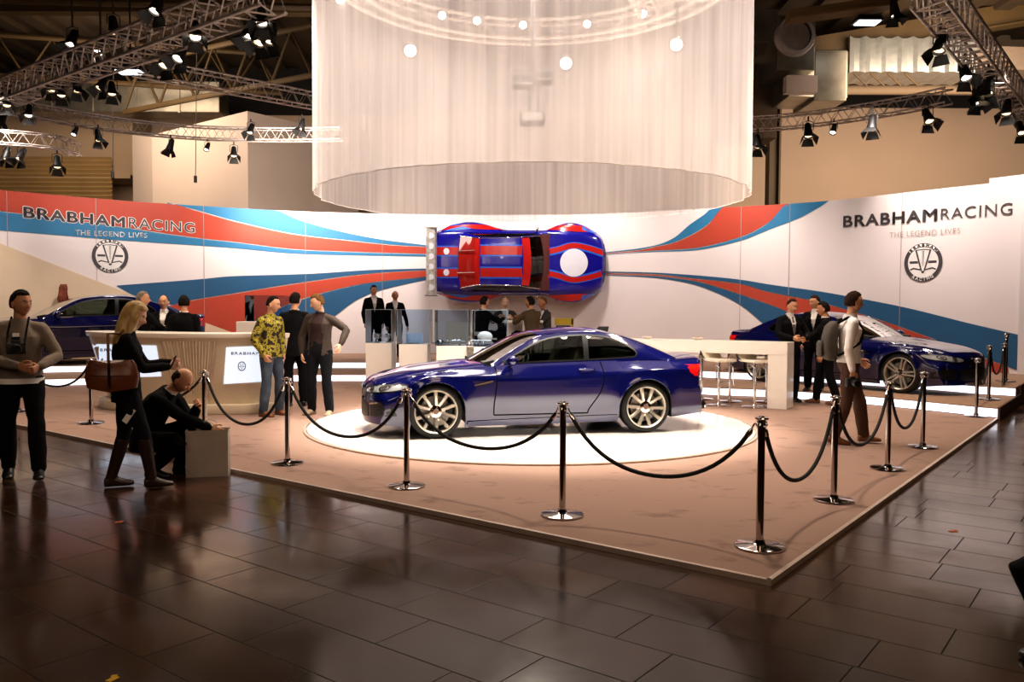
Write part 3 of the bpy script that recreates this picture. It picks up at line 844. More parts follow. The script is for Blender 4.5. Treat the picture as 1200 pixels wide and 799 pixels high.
def arm_parts(p, i, inf, cuff=1.0, m=None, end=1.0):
    k = p.k*p.b; s, e, w = p.sh[i], p.elb[i], p.wr[i]
    if p.female: k *= .86
    ctr = p.chest+p.Rc @ V((0, .004, .150*p.k))
    m.tube([s.lerp(ctr, .75), s.lerp(ctr, .38)+V((0, 0, -.004)), s], [.048*k+inf*.6, .052*k+inf*.8, .052*k+inf], 14, round_ends=True)
    e0 = s.lerp(e, .5); e1 = e.lerp(w, .35)
    w2 = e.lerp(w, end)
    m.tube([s, s.lerp(e, .3), e0, e.lerp(s, .12), e.lerp(w, .06), e1, e.lerp(w, .7*end), w2], [.053*k+inf, .052*k+inf, .046*k+inf, .042*k+inf, .042*k+inf, .040*k+inf, (.033*k+inf)*cuff, (.027*k+inf)*cuff], 14, round_ends=True)
def leg_parts(p, i, inf, wide=0, m=None, end=1.0, thick=1.0):
    k = p.k*p.b; h, kn, a = p.hip[i], p.knee[i], p.ank[i]
    m.tube([h+V((0, 0, .03)), h, h.lerp(kn, .25), h.lerp(kn, .55), h.lerp(kn, .88), kn.lerp(a, .05), kn.lerp(a, .3), kn.lerp(a, .65), kn.lerp(a, .9*end), kn.lerp(a, end)],
           [.080*k+inf, .092*k*thick+inf, .092*k*thick+inf, .078*k*thick+inf, .060*k*thick+inf, .056*k+inf+wide*.4, .056*k+inf+wide*.5, .044*k+inf+wide, .036*k+inf+wide, .036*k+inf+wide], 16, round_ends=True)
def foot_rings(p, i, inf=0, heel=0):
    k = p.k; a = p.ank[i]; yaw = p.toe[i]; pt = p.fp[i]
    M = Matrix.Rotation(yaw, 3, 'Z') @ Matrix.Rotation(pt, 3, 'X')
    X = M @ V((1, 0, 0)); Z = M @ V((0, 0, 1)); Y = M @ V((0, -1, 0)); R = []
    for y, zb, hh, w in ((-.065, .012, .05, .022), (-.058, 0, .075, .034), (-.02, 0, .10, .038), (.03, 0, .092, .037), (.08, 0, .068, .040), (.125, 0, .050, .044), (.165, .002, .040, .040), (.19, .006, .028, .026), (.197, .010, .016, .012)):
        c = a+Y*y*k+Z*(-.085*k+(zb+hh/2)*k)
        ring = []
        for j in range(16):
            t = 2*pi*j/16; sx = cos(t); sz = sin(t)
            if sz < 0: sz = -abs(sz)**.5
            ring.append(c+X*(w*k+inf)*sx+Z*(hh*k/2+inf*.7)*sz)
        R.append(ring)
    return R
def noise_disp(m, amp, sc=9, seed=0, folds=0):
    for i, v in enumerate(m.v):
        d = amp*noise.noise(v*sc+V((seed*3.1, 0, 0)))+amp*.6*noise.noise(V((v.x*sc*2.2, v.y*sc*2.2, v.z*sc*1.2+seed)))
        m.v[i] = v+m.n[i]*d
    return m
SEED = [0]
def person(label, loc, rz, pose, skin='skin', hair='short', hairm='hair_dark', top='cloth_suit', topkind='suit', shirt='cloth_white', bottom='cloth_suit', shoes='leather_black',
           hands=('relax', 'relax'), palm=(None, None), vox=.011, tie=None, legs=True, group=None, hem=None, fine=True, hold=None):
    SEED[0] += 1; sd = SEED[0]
    t = thing('person', label, 'person', loc, rz, group); p = pose; k = p.k
    # ---- body
    core = MB(); core.loft(torso_rings(p, -.006)); 
    nk = p.neck
    core.tube([nk-p.Rc @ V((0, 0, .03)), p.base, p.headc+p.Rh @ V((0, .02*k, -.05*k))], [.060*k*(.85 if p.female else 1)*p.b**.3, .054*k*(.85 if p.female else 1), .050*k], 16, round_ends=True)
    for i in (0, 1):
        arm_parts(p, i, -.004, 1, core); leg_parts(p, i, -.006, 0, core); core.loft(foot_rings(p, i, -.006))
    b = remesh(core, .014 if not fine else .012, 3)
    hm = head_mesh((48, 40) if fine else (32, 28))
    M = Matrix.Translation(p.headc) @ p.Rh.to_4x4() @ Matrix.Scale(k**.5*1.02, 4)
    body = MB(); body.v = b.v; body.f = b.f; body.m = [0]*len(b.f); body.join(hm, M)
    WR = []
    for i in (0, 1):
        h = hand_mesh(hands[i]); d = (p.wr[i]-p.elb[i]).normalized()
        z = -d; pn = V(palm[i]) if palm[i] else V(((-1 if i == 0 else 1), .25, 0))
        x = pn-z*pn.dot(z)
        if x.length < .05: x = V((0, -1, .2)); x = x-z*x.dot(z)
        x.normalize(); y = z.cross(x)
        # thumb is at -y of the template; choose the side so that thumbs point forward/inward
        flip = 1
        want = p.Rc @ V(((-1 if i == 0 else 1)*.6, -1, .6))
        if (-y).dot(want) < 0: flip = -1
        H = Matrix((x, y*flip, z)).transposed().to_4x4(); s_ = k*(.9 if p.female else 1.0)
        HM = Matrix.Translation(p.wr[i]+d*.008) @ H @ Matrix.Scale(s_, 4)
        hh = MB(); hh.v = [HM @ v for v in h.v]; hh.f = [tuple(reversed(f)) for f in h.f] if flip < 0 else h.f; hh.m = [0]*len(hh.f)
        body.join(hh); WR.append(HM)
    t['_'] = 0; del t['_']
    body.build('body', [MATS[skin], MATS['lips'], MATS['eye_white'], MATS['eye_dark']], t, 180, normals=False)
    # ---- hair
    if hair:
        hmsh = hair_mesh(hair, {'short': .013, 'crop': .008, 'fringe': .006, 'thin': .006, 'long': .020}[hair], sd)
        hmsh.xform(M)
        hmsh.build('hair', MATS[hairm], t, 180, normals=False)
    # ---- trousers, shoes
    if legs:
        m = MB(); R = torso_rings(p, .008)[:5]; m.loft(R)
        for i in (0, 1): leg_parts(p, i, .010, -.004 if p.female else .018, m, 1.0)
        q = noise_disp(remesh(m, vox, 2), .006, 9, sd); q.build('trousers', MATS[bottom], t, 180, normals=False)
        for i in (0, 1):
            m = MB(); m.loft(foot_rings(p, i, .008))
            if p.female: m.tube([p.knee[i].lerp(p.ank[i], .12), p.knee[i].lerp(p.ank[i], .4), p.knee[i].lerp(p.ank[i], .8), p.ank[i]], [.064*k, .062*k, .052*k, .050*k], 16, round_ends=True)
            q = remesh(m, .008, 2); q.build('boot' if p.female else 'shoe', MATS[shoes], t, 180, normals=False)
    # ---- upper garments
    hemz = hem if hem is not None else {'suit': -.16, 'jacket': -.08, 'shirt': .0, 'sweater': -.03, 'coat': -.12}[topkind]
    inner = None
    if topkind in ('suit', 'jacket', 'coat'):
        m = MB(); m.loft(torso_rings(p, .008)[2:]); q = remesh(m, .011, 2)
        q.build('shirt', MATS[shirt], t, 180, normals=False)
    m = MB(); m.loft(torso_rings(p, .017 if topkind != 'shirt' else .014, hemz, .012))
    m.v = m.v
    for i in (0, 1): arm_parts(p, i, .013 if topkind != 'shirt' else .010, 1.05, m, .97)
    q = noise_disp(remesh(m, vox, 3), .007, 8, sd)
    Ri = p.Rc.inverted()
    if topkind in ('suit', 'jacket'):
        keep = []
        vt = .150 if topkind == 'suit' else .13
        for f in q.f:
            c = sum((q.v[i] for i in f), V((0, 0, 0)))/len(f); l = Ri @ (c-p.chest)
            armd = min((c-p.elb[i]).length for i in (0, 1))
            open_ = False
            if l.y < -.045 and armd > .10:
                if topkind == 'suit':
                    top_ = .16*k; bot = -.16*k; wv = .062*k
                    if bot < l.z < top_+.03: open_ = abs(l.x) < wv*min(1, (l.z-bot)/(top_-bot))**.8
                else:
                    lz = l.z; open_ = abs(l.x) < .080*k+(.02 if lz < -.1 else 0) and lz < .2
            if l.z > .165*k and abs(l.x) < .075 and l.y < .02: open_ = True
            if not open_: keep.append(f)
        q.f = keep; q.m = [0]*len(keep)
    q.build({'suit': 'suit_jacket', 'jacket': 'jacket', 'shirt': 'shirt', 'sweater': 'sweater', 'coat': 'coat'}[topkind], MATS[top], t, 180, normals=False)
    # collar
    m = MB(); col = []; female_ = p.female; ch = .018 if topkind in ('suit', 'coat', 'shirt') else .0
    cc = p.neck+p.Rc @ V((0, .0, .012*k))
    for z, r in ((-.02, .074), (ch, .067), (ch, .063), (-.02, .068)): col.append(ell_ring(cc+p.Rc @ V((0, 0.002, z)), r*k*(.86 if p.female else 1), r*.98*k*(.86 if p.female else 1), p.Rc @ V((1, 0, 0)), p.Rc @ V((0, 1, -.25)), 24))
    m.loft(col, True, False); m.build('collar', MATS[shirt if topkind in ('suit', 'coat') and not female_ else top], t, 60)
    if topkind == 'suit':
        # lapels
        L = MB()
        for s in (1, -1):
            pts = []
            for f in range(7):
                q_ = f/6; z = .15*k-.31*k*q_; x = s*(.062*k*(1-q_)**.8)+s*.004; wd = .034*sin(pi*min(1, .25+.75*(1-q_)))*k
                y = -.118*k*p.b-.030+.03*smooth01((z-.02)/.14)+.02*max(0, (z/k-.08)/.08)
                pts.append((p.chest+p.Rc @ V((x, y, z)), p.chest+p.Rc @ V((x+s*wd, y+.008, z+.006))))
            L.add([a for a, _ in pts]+[b_ for _, b_ in pts], [(j, j+1, 7+j+1, 7+j) for j in range(6)])
        L.build('lapel', MATS[top], t, 60)
    if tie:
        m = MB(); y0 = -.118*k*p.b-.016
        ring = []
        for z, w in ((.155, .017), (.135, .020), (.125, .013), (0, .028), (-.12, .036), (-.16, .004)):
            yy = y0+(.050*smooth01((z-.04)/.12))
            c = p.chest+p.Rc @ V((0, yy, z*k)); ring.append([c+p.Rc @ V((w, 0, 0)), c+p.Rc @ V((0, -.006, 0)), c+p.Rc @ V((-w, 0, 0)), c+p.Rc @ V((0, .003, 0))])
        m.loft(ring); m.build('tie', MATS[tie], t, 60)
    return t, WR
# ------------------------------------------------------------------ stand wall geometry (plan curve, metres)
HW = 4.22
WPTS = [(-14.2, 16.9), (-12.05, 19.36), (-10.45, 20.7), (-9.0, 21.5), (-5.7, 22.75), (-2.6, 23.3), (0, 23.35), (2.6, 22.9), (5.8, 21.2), (7.55, 20.05), (9.0, 18.2), (10.2, 16.65)]
WC = [V((p.x, p.y)) for p in crom([(a, b, 0) for a, b in WPTS], 14)]
WL = [0]
for i in range(1, len(WC)): WL.append(WL[-1]+(WC[i]-WC[i-1]).length)
def wall_at(s, off=0, C=None, L=None):
    C = C or WC; L = L or WL
    s = min(max(s, 0), L[-1]-1e-4); lo, hi = 0, len(L)-1
    while hi-lo > 1:
        m = (lo+hi)//2
        if L[m] <= s: lo = m
        else: hi = m
    f = (s-L[lo])/(L[hi]-L[lo]); p = C[lo].lerp(C[hi], f)
    d = (C[min(lo+2, len(C)-1)]-C[max(lo-1, 0)]).normalized(); n = V((d.y, -d.x))   # towards the viewer
    return p+n*off
def HT(s): return HW+.09*smooth01((11-s)/8)
def w3(s, z, off=0):
    p = wall_at(s, off); return V((p.x, p.y, z))
def wall_hit(u, v, C=None, L=None):
    C = C or WC; L = L or WL
    r = ray(u, v); d = V((r.x, r.y)); best = None
    for i in range(len(C)-1):
        a, b = C[i], C[i+1]; e = b-a; den = d.x*e.y-d.y*e.x
        if abs(den) < 1e-9: continue
        t = (a.x*e.y-a.y*e.x)/den; k = (a.x*d.y-a.y*d.x)/den
        if -1e-6 <= k <= 1+1e-6 and t > 0 and (best is None or t > best[0]):
            best = (t, L[i]+k*e.length)
    if best is None: return None
    return best[1], CAMZ+r.z*best[0]
def sweep_wall(mb, s0, s1, z0, z1, off, n=40, C=None, L=None, thick=0):
    z0f = z0 if callable(z0) else (lambda s: z0); z1f = z1 if callable(z1) else (lambda s: z1)
    rings = []
    for i in range(n+1):
        s = s0+(s1-s0)*i/n; a = wall_at(s, off, C, L); b = wall_at(s, off-thick, C, L)
        if thick: rings.append([V((a.x, a.y, z0f(s))), V((a.x, a.y, z1f(s))), V((b.x, b.y, z1f(s))), V((b.x, b.y, z0f(s)))])
        else: rings.append([V((a.x, a.y, z0f(s))), V((a.x, a.y, z1f(s)))])
    if thick: return mb.loft(rings)
    return mb.loft(rings, False, False)
def band(mb, top, bot, off=.012, n=44):
    """a coloured graphic band, given by the outlines seen from the photographer's place"""
    u0 = max(top[0][0], bot[0][0]); u1 = min(top[-1][0], bot[-1][0]); ft, fb = interp(top), interp(bot); P = []
    for i in range(n+1):
        u = u0+(u1-u0)*i/n
        a = wall_hit(u, ft(u)); b = wall_hit(u, fb(u))
        if a and b: P.append((a, b))
    rings = [[w3(a[0], min(a[1], HT(a[0])-.002), off), w3(b[0], max(b[1], .2), off)] for a, b in P]
    return mb.loft(rings, False, False)
def top_v(u):
    """image row of the wall's top edge at column u"""
    lo, hi = 180, 300
    for _ in range(30):
        m = (lo+hi)/2; h = wall_hit(u, m)
        if h is None: return None
        if h[1] > HT(h[0]): lo = m
        else: hi = m
    return lo
def setting_mats():
    mat('wall_white', 'ece4e2', .55, var=.015, scale=1)
    mat('graphic_red', 'b8452f', .5, var=.03, scale=2); mat('graphic_blue', '2b7aa6', .5, var=.03, scale=2); mat('graphic_blue_deep', '235a82', .5, var=.03, scale=2)  # one blue in two tones: lit for upper bands, shade painted into lower
    mat('partition_cream', 'e6cfb0', .6, var=.03, scale=1)
    mat('letter_grey', '4a4548', .5); mat('letter_pale', 'b3a59c', .5); mat('letter_white', 'f4f0ec', .5)
    mat('seam_grey', 'a89c98', .6); mat('hall_beige', 'b09678', .8, var=.06, scale=.4, bump=.1, bscale=3)
    mat('hall_cream', 'd4b89c', .8, var=.05, scale=.3); mat('hall_brown', '4a3520', .8, var=.1, scale=1)
    mat('corrugated', 'b89a68', .6, var=.08, scale=1); mat('duct_metal', '8f8878', .32, .8, var=.2, scale=2, bump=.1, bscale=4)
    mat('ceiling_deck', '3a2a12', .8, var=.2, scale=.6); mat('steel_beam', '54401f', .6, var=.1, scale=2)
    mat('truss_alu', 'c8bcb4', .4, .45, var=.1); mat('lamp_body', '0b0a09', .5, var=.1)
    mat('lamp_glow', 'ffffff', .3, emit='fff0dc', es=7, var=0); mat('lamp_glow_dim', 'ffe8cc', .3, emit='ffdcb0', es=2.5, var=0); mat('flood_glow', 'ffffff', .3, emit='eef4ff', es=5, var=0)
    mat('turntable_white', 'f4efe8', .12, var=.01, coat=.5); mat('strip_light', 'ffffff', .4, emit='e8f0ff', es=1.6, var=0)
    mat('tier_carpet', '9a7c66', .95, var=.1, scale=20, bump=.3, bscale=200)
    mat('trim_alu', 'c4b2a4', .35, .35, var=.08); mat('curtain_hem', 'efe4dc', .8)
    mat('white_lacquer', 'f0e8dc', .28, var=.01, coat=.3); mat('counter_cream', 'd8cab2', .4, var=.03)
    mat('screen_face', 'e0eaf4', .3, emit='d0e0f4', es=.95, var=0)
    # carpet
    m = mat('carpet', '8b6a58', .96, var=.0, bump=.35, bscale=260); nt = m.node_tree; b = nt.nodes['Principled BSDF']
    tc = nt.nodes.new('ShaderNodeTexCoord'); mp = nt.nodes.new('ShaderNodeMapping'); mp.inputs['Scale'].default_value = (1, 1.5, 1); mp.inputs['Rotation'].default_value = (0, 0, .9)
    n1 = nt.nodes.new('ShaderNodeTexNoise'); n1.inputs['Scale'].default_value = 2.6; n1.inputs['Detail'].default_value = 6; n1.inputs['Roughness'].default_value = .62
    r = nt.nodes.new('ShaderNodeValToRGB'); r.color_ramp.elements[0].position = .32; r.color_ramp.elements[0].color = lin('7e6457'); r.color_ramp.elements[1].position = .43; r.color_ramp.elements[1].color = lin('967a6b')
    nt.links.new(tc.outputs['Object'], mp.inputs['Vector']); nt.links.new(mp.outputs[0], n1.inputs['Vector']); nt.links.new(n1.outputs['Fac'], r.inputs['Fac']); nt.links.new(r.outputs[0], b.inputs['Base Color'])
    # dark sealed tile floor
    m = bpy.data.materials.new('dark_tiles'); m.use_nodes = True; nt = m.node_tree; b = nt.nodes['Principled BSDF']; MATS['dark_tiles'] = m
    tc = nt.nodes.new('ShaderNodeTexCoord'); mp = nt.nodes.new('ShaderNodeMapping'); mp.inputs['Rotation'].default_value = (0, 0, .654)
    br = nt.nodes.new('ShaderNodeTexBrick'); br.inputs['Scale'].default_value = 1; br.inputs['Brick Width'].default_value = .72; br.inputs['Row Height'].default_value = .385
    br.inputs['Mortar Size'].default_value = .004; br.inputs['Mortar Smooth'].default_value = .3; br.inputs['Color1'].default_value = lin('4a2f1d'); br.inputs['Color2'].default_value = lin('2c1b10'); br.inputs['Mortar'].default_value = lin('120b07'); br.inputs['Bias'].default_value = -.1; br.offset = .37; br.squash = 1.4; br.squash_frequency = 3
    nt.links.new(tc.outputs['Object'], mp.inputs[0]); nt.links.new(mp.outputs[0], br.inputs['Vector'])
    ns = nt.nodes.new('ShaderNodeTexNoise'); ns.inputs['Scale'].default_value = .9; ns.inputs['Detail'].default_value = 8; ns.inputs['Roughness'].default_value = .6
    nt.links.new(tc.outputs['Object'], ns.inputs['Vector'])
    mr = nt.nodes.new('ShaderNodeMapRange'); mr.inputs['From Min'].default_value = .3; mr.inputs['From Max'].default_value = .7; mr.inputs['To Min'].default_value = .07; mr.inputs['To Max'].default_value = .26
    nt.links.new(ns.outputs['Fac'], mr.inputs['Value']); nt.links.new(mr.outputs[0], b.inputs['Roughness'])
    mx = nt.nodes.new('ShaderNodeMix'); mx.data_type = 'RGBA'; mx.blend_type = 'MULTIPLY'; mx.inputs['Factor'].default_value = .5
    nt.links.new(br.outputs['Color'], mx.inputs['A']); nt.links.new(ns.outputs['Color'], mx.inputs['B']); nt.links.new(mx.outputs['Result'], b.inputs['Base Color'])
    bp = nt.nodes.new('ShaderNodeBump'); bp.inputs['Strength'].default_value = .22; bp.inputs['Distance'].default_value = .006; bp.invert = True
    n2 = nt.nodes.new('ShaderNodeTexNoise'); n2.inputs['Scale'].default_value = 5; n2.inputs['Detail'].default_value = 3; nt.links.new(tc.outputs['Object'], n2.inputs['Vector'])
    ad = nt.nodes.new('ShaderNodeMath'); ad.operation = 'MULTIPLY_ADD'; ad.inputs[1].default_value = .25
    nt.links.new(n2.outputs['Fac'], ad.inputs[0]); nt.links.new(br.outputs['Fac'], ad.inputs[2]); nt.links.new(ad.outputs[0], bp.inputs['Height']); nt.links.new(bp.outputs[0], b.inputs['Normal'])
    sp = nt.nodes.new('ShaderNodeMapRange'); sp.inputs['To Min'].default_value = .6; sp.inputs['To Max'].default_value = .25; nt.links.new(br.outputs['Fac'], sp.inputs['Value']); nt.links.new(sp.outputs[0], b.inputs['Specular IOR Level'])
    ra = nt.nodes.new('ShaderNodeMath'); ra.operation = 'ADD'; ra.use_clamp = True; nt.links.new(mr.outputs[0], ra.inputs[0]); nt.links.new(br.outputs['Fac'], ra.inputs[1]); nt.links.new(ra.outputs[0], b.inputs['Roughness'])
    # sheer curtain
    m = bpy.data.materials.new('sheer_curtain'); m.use_nodes = True; nt = m.node_tree; nt.nodes.remove(nt.nodes['Principled BSDF']); out = nt.nodes['Material Output']; MATS['sheer_curtain'] = m
    tp = nt.nodes.new('ShaderNodeBsdfTransparent'); df = nt.nodes.new('ShaderNodeBsdfDiffuse'); tl = nt.nodes.new('ShaderNodeBsdfTranslucent')
    df.inputs['Color'].default_value = lin('faf0ec'); tl.inputs['Color'].default_value = lin('faeee8')
    m1 = nt.nodes.new('ShaderNodeMixShader'); m1.inputs[0].default_value = .5; nt.links.new(df.outputs[0], m1.inputs[1]); nt.links.new(tl.outputs[0], m1.inputs[2])
    tc = nt.nodes.new('ShaderNodeTexCoord'); mp = nt.nodes.new('ShaderNodeMapping'); mp.inputs['Scale'].default_value = (1, 1, .02)
    n = nt.nodes.new('ShaderNodeTexNoise'); n.inputs['Scale'].default_value = 9; n.inputs['Detail'].default_value = 4
    nt.links.new(tc.outputs['Object'], mp.inputs[0]); nt.links.new(mp.outputs[0], n.inputs['Vector'])
    mr = nt.nodes.new('ShaderNodeMapRange'); mr.inputs['From Min'].default_value = .3; mr.inputs['From Max'].default_value = .7; mr.inputs['To Min'].default_value = .36; mr.inputs['To Max'].default_value = .52
    nt.links.new(n.outputs['Fac'], mr.inputs['Value'])
    m2 = nt.nodes.new('ShaderNodeMixShader'); nt.links.new(mr.outputs[0], m2.inputs[0]); nt.links.new(tp.outputs[0], m2.inputs[1]); nt.links.new(m1.outputs[0], m2.inputs[2]); nt.links.new(m2.outputs[0], out.inputs['Surface'])
KX, KY, AL = 1.503, 4.76, .654            # front corner of the stand and its turn
DL = V((-cos(AL), sin(AL))); DR = V((sin(AL), cos(AL)))
def struct(o): o['kind'] = 'structure'; return o
def emblem(mapf, r, mats_grey, mats_white, parent):
    """round badge: dark ring with lettering and a stylised V-shaped car inside; mapf(x, y, off) -> point"""
    G, W = MB(), MB(); N = 64
    def ring(mb, r0, r1, off, a0=0, a1=2*pi):
        pts = [a0+(a1-a0)*k/N for k in range(N+1)]
        vs = [mapf(r0*cos(a), r0*sin(a), off) for a in pts]+[mapf(r1*cos(a), r1*sin(a), off) for a in pts]
        mb.add(vs, [(k, k+1, N+1+k+1, N+1+k) for k in range(N)])
    def poly(mb, pts, off):
        vs, fs = fill([(x*r, y*r) for x, y in pts], r*.25); mb.add([mapf(x, y, off) for x, y in vs], fs)
    ring(G, r*.80, r, .016); ring(W, 0.001, r*.80, .014)
    ring(W, r*.83, r*.97, .018, radians(38), radians(142))
    for word, a_mid, flip, g in (('BRABHAM', pi/2, 1, G), ('RACING', -pi/2, -1, W)):
        n = len(word); st = radians(15 if flip > 0 else 13)
        for i, ch in enumerate(word):
            vs, fs = text_shape(ch, r*.22, .004*r/.3, 1, 'CENTER')
            a = a_mid-flip*(i-(n-1)/2)*st; rr = r*.83 if flip > 0 else r*.955
            ca, sa = cos(a-pi/2 if flip > 0 else a+pi/2), sin(a-pi/2 if flip > 0 else a+pi/2)
            cx, cy = rr*cos(a), rr*sin(a)
            g.add([mapf(cx+v.x*ca-v.y*sa, cy+v.x*sa+v.y*ca, .022) for v in vs], fs)
    for s in (1, -1):
        poly(G, [(s*.42, .64), (s*.33, .64), (s*.04, -.42), (s*.12, -.42)], .018)
        poly(G, [(s*.70, -.04), (s*.26, -.04), (s*.27, .08), (s*.70, .08)], .018)
        poly(G, [(s*.68, -.34), (s*.50, -.26), (s*.12, -.35), (s*.12, -.41), (s*.50, -.33), (s*.64, -.41)], .018)
        poly(G, [(s*.05, .62), (s*.02, .62), (s*.015, -.2), (s*.025, -.2)], .018)
        poly(G, [(s*.40, .62), (s*.40, .66), (0, .70), (0, .66)], .018)
    poly(G, [(-.10, -.44), (.10, -.44), (.05, -.56), (-.05, -.56)], .018)
    W.build('badge_ground', mats_white, parent, 0, normals=False); G.build('badge_drawing', mats_grey, parent, 0, normals=False)
def wall_text(txt, u0, v0, u1, v1, px, bold, mtl, parent, off=.02, name='lettering', thin=0):
    """lettering whose base line runs from one seen point to another on the wall"""
    a = wall_hit(u0, v0); b = wall_hit(u1, v1)
    vs, fs = text_shape(txt, 1, 0, 1.12)
    x0 = min(v.x for v in vs); x1 = max(v.x for v in vs)
    if bold > 0: vs, fs = text_shape(txt, 1, bold, 1.12)
    ds = b[0]-a[0]; h = wall_hit(u0, v0-px)[1]-a[1]; cap = .70
    m = MB(); m.add([w3(a[0]+ds*(v.x-x0)/(x1-x0), a[1]+(b[1]-a[1])*(v.x-x0)/(x1-x0)+v.y*h/cap, off) for v in vs], fs)
    return m.build(name, mtl, parent, 0, normals=False)
def build_setting():
    setting_mats()
    # ---- hall
    m = MB(); m.box((0, 18, -.05), (64, 60, .1)); struct(m.build('floor', MATS['dark_tiles'], None, 0))
    m = MB(); n = 120
    prof = []
    for i in range(n):
        x = -32+64*i/n; z = 10.6 if i % 2 else 10.75
        prof += [(x, z), (x+64/n*.9, z)]
    m.loft([[V((x, y, z)) for x, z in prof] for y in (-12, 48)], False, False); struct(m.build('ceiling', MATS['ceiling_deck'], None, 0))
    m = MB(); m.box((0, 32.1, 5.3), (64, .2, 10.8)); struct(m.build('wall_back', MATS['hall_cream'], None, 0))
    m = MB(); m.box((-32, 18, 5.3), (.2, 60, 10.8)); struct(m.build('wall_left', MATS['hall_brown'], None, 0))
    m = MB(); m.box((32, 18, 5.3), (.2, 60, 10.8)); struct(m.build('wall_right', MATS['hall_brown'], None, 0))
    m = MB(); m.box((0, -12, 5.3), (64, .2, 10.8)); struct(m.build('wall_front', MATS['hall_brown'], None, 0))
    # hall details behind the stand, left: shutter band and boxed soffit
    def at(u, v, d): return on_d(u, v, d)
    a = at(-60, 235, 31.6); b = at(151, 190, 31.6)
    m = MB(); rows = 26; prof = []
    for i in range(rows):
        z = 3.0+(b.z-3.0)*i/rows; prof += [(30.32, z), (30.20, z+.10)]
    m.loft([[V((x, y, z)) for y, z in prof] for x in (-30, b.x)], False, False)
    struct(m.build('trim_1', MATS['corrugated'], None, 0))
    b = at(158, 130, 30.5); c = at(158, 210, 30.5)
    m = MB(); m.box(((b.x-30)/2, 31.2, (b.z+c.z)/2), (b.x+30, 1.4, b.z-c.z)); m.box(((b.x-30)/2, 30.4, c.z+.06), (b.x+30.1, .2, .12)); m.box((b.x-.05, 30.4, (b.z+c.z)/2), (.10, .2, b.z-c.z))
    struct(m.build('trim_2', MATS['hall_beige'], None, 0))
    # near-black panels that paint in the shade above it
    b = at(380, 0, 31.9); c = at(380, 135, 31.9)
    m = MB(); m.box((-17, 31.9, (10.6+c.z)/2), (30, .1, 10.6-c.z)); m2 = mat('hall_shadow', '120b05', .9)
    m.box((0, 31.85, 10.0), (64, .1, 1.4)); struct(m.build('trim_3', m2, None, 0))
    # gabled white block
    P = [(155, 158), (178, 158), (290, 130), (366, 148), (420, 148)]
    m = MB(); pts = [at(u, v, d) for (u, v), d in zip(P, (28.5, 27.4, 25.6, 27.6, 29))]
    lower = [V((p.x, p.y, 0)) for p in pts]; m.loft([lower, pts], False, False)
    m.add(pts+[V((p.x, 31.9, p.z)) for p in pts], [(i, i+1, 5+i+1, 5+i) for i in range(4)])
    struct(m.build('trim_4', mat('block_white', 'd2bfae', .7, var=.03, scale=.5), None, 0))
    # right: column
    a = at(904, 240, 28); m = MB(); m.box((a.x, 28, 5), (.35, .35, 10)); m.box((a.x-.16, 27.9, 5), (.06, .45, 10)); m.box((a.x+.16, 27.9, 5), (.06, .45, 10)); struct(m.build('trim_5', MATS['steel_beam'], None, 0))
    # upper right grey-brown wall band with ledge
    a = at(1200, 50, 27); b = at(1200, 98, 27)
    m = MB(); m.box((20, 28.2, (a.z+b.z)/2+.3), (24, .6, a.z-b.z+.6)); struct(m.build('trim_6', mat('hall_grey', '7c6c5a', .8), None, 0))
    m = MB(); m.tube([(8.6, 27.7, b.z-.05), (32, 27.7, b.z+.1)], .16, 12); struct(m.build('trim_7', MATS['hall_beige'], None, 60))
    # far right: dark brown panel standing in for the hall's darkness beyond the stand
    a = at(1197, 235, 18.5)
    m = MB(); m.box((a.x+1.1, 19.0, 2.2), (2.2, .3, 4.4)); struct(m.build('wall_side', mat('hall_dim', '3a281a', .7, var=.15), None, 0))
    # ---- stand floor
    far_l = V((KX, KY))+DL*17.5; far_r = V((KX, KY))+DR*14.9
    pl = [V((KX, KY)), far_r]+[wall_at(s, -.3) for s in [WL[-1]*(1-k/24) for k in range(25)]]+[far_l]
    m = MB(); m.prism([(p.x, p.y) for p in pl], .03); struct(m.build('stand_floor', MATS['carpet'], None, 0))
    m = MB()
    for d, e in ((DL, 17.5), (DR, 14.9)):
        a = V((KX, KY)); b = a+d*e; nrm = V((-d.y, d.x)) if d is DR else V((d.y, -d.x))
        mid = (a+b)/2
        m.box((mid.x, mid.y, .0175), (e+.02, .03, .035), atan2(d.y, d.x))
    o = m.build('trim_8', MATS['trim_alu'], None, 0); struct(o)
    # ---- tiers
    front1 = [(-13.4, 14.0), (-11, 15.3), (-8.8, 16.35), (-6.2, 17.2), (-3.8, 17.6), (-.5, 17.5), (2, 16.4), (3.5, 15.2), (4.6, 14.75), (5.8, 13.85), (7.05, 12.15)]
    front2 = [(-13.6, 15.8), (-11.2, 17.1), (-8.8, 18.05), (-6.2, 18.9), (-3.8, 19.4), (-.3, 19.2), (2.6, 18.1), (4.4, 16.9), (5.9, 16.2), (7.3, 14.9), (7.9, 14.05)]
    for k, (fr, z0, z1, re) in enumerate(((front1, .03, .18, 0), (front2, .18, .33, 0))):
        c = crom([(a, b, 0) for a, b in fr], 8)
        e = c[-1]
        # right-hand end runs back along the stand edge
        tR = (V((e.x, e.y))-V((KX, KY))).dot(DR); pr = V((KX, KY))+DR*tR
        if k == 0: fpts = [V((p.x, p.y)) for p in c[:-1]]+[pr]
        else: fpts = [V((p.x, p.y)) for p in c]+[pr]
        back = [V((KX, KY))+DR*14.9]+[wall_at(s, -.2) for s in [WL[-1]*(1-q/24) for q in range(25)]]
        m = MB(); m.prism([(p.x, p.y) for p in fpts+back], z1-z0, z0); struct(m.build('tier_%d' % (k+1), MATS['tier_carpet'], None, 0))
        m = MB(); q = fpts
        L = []
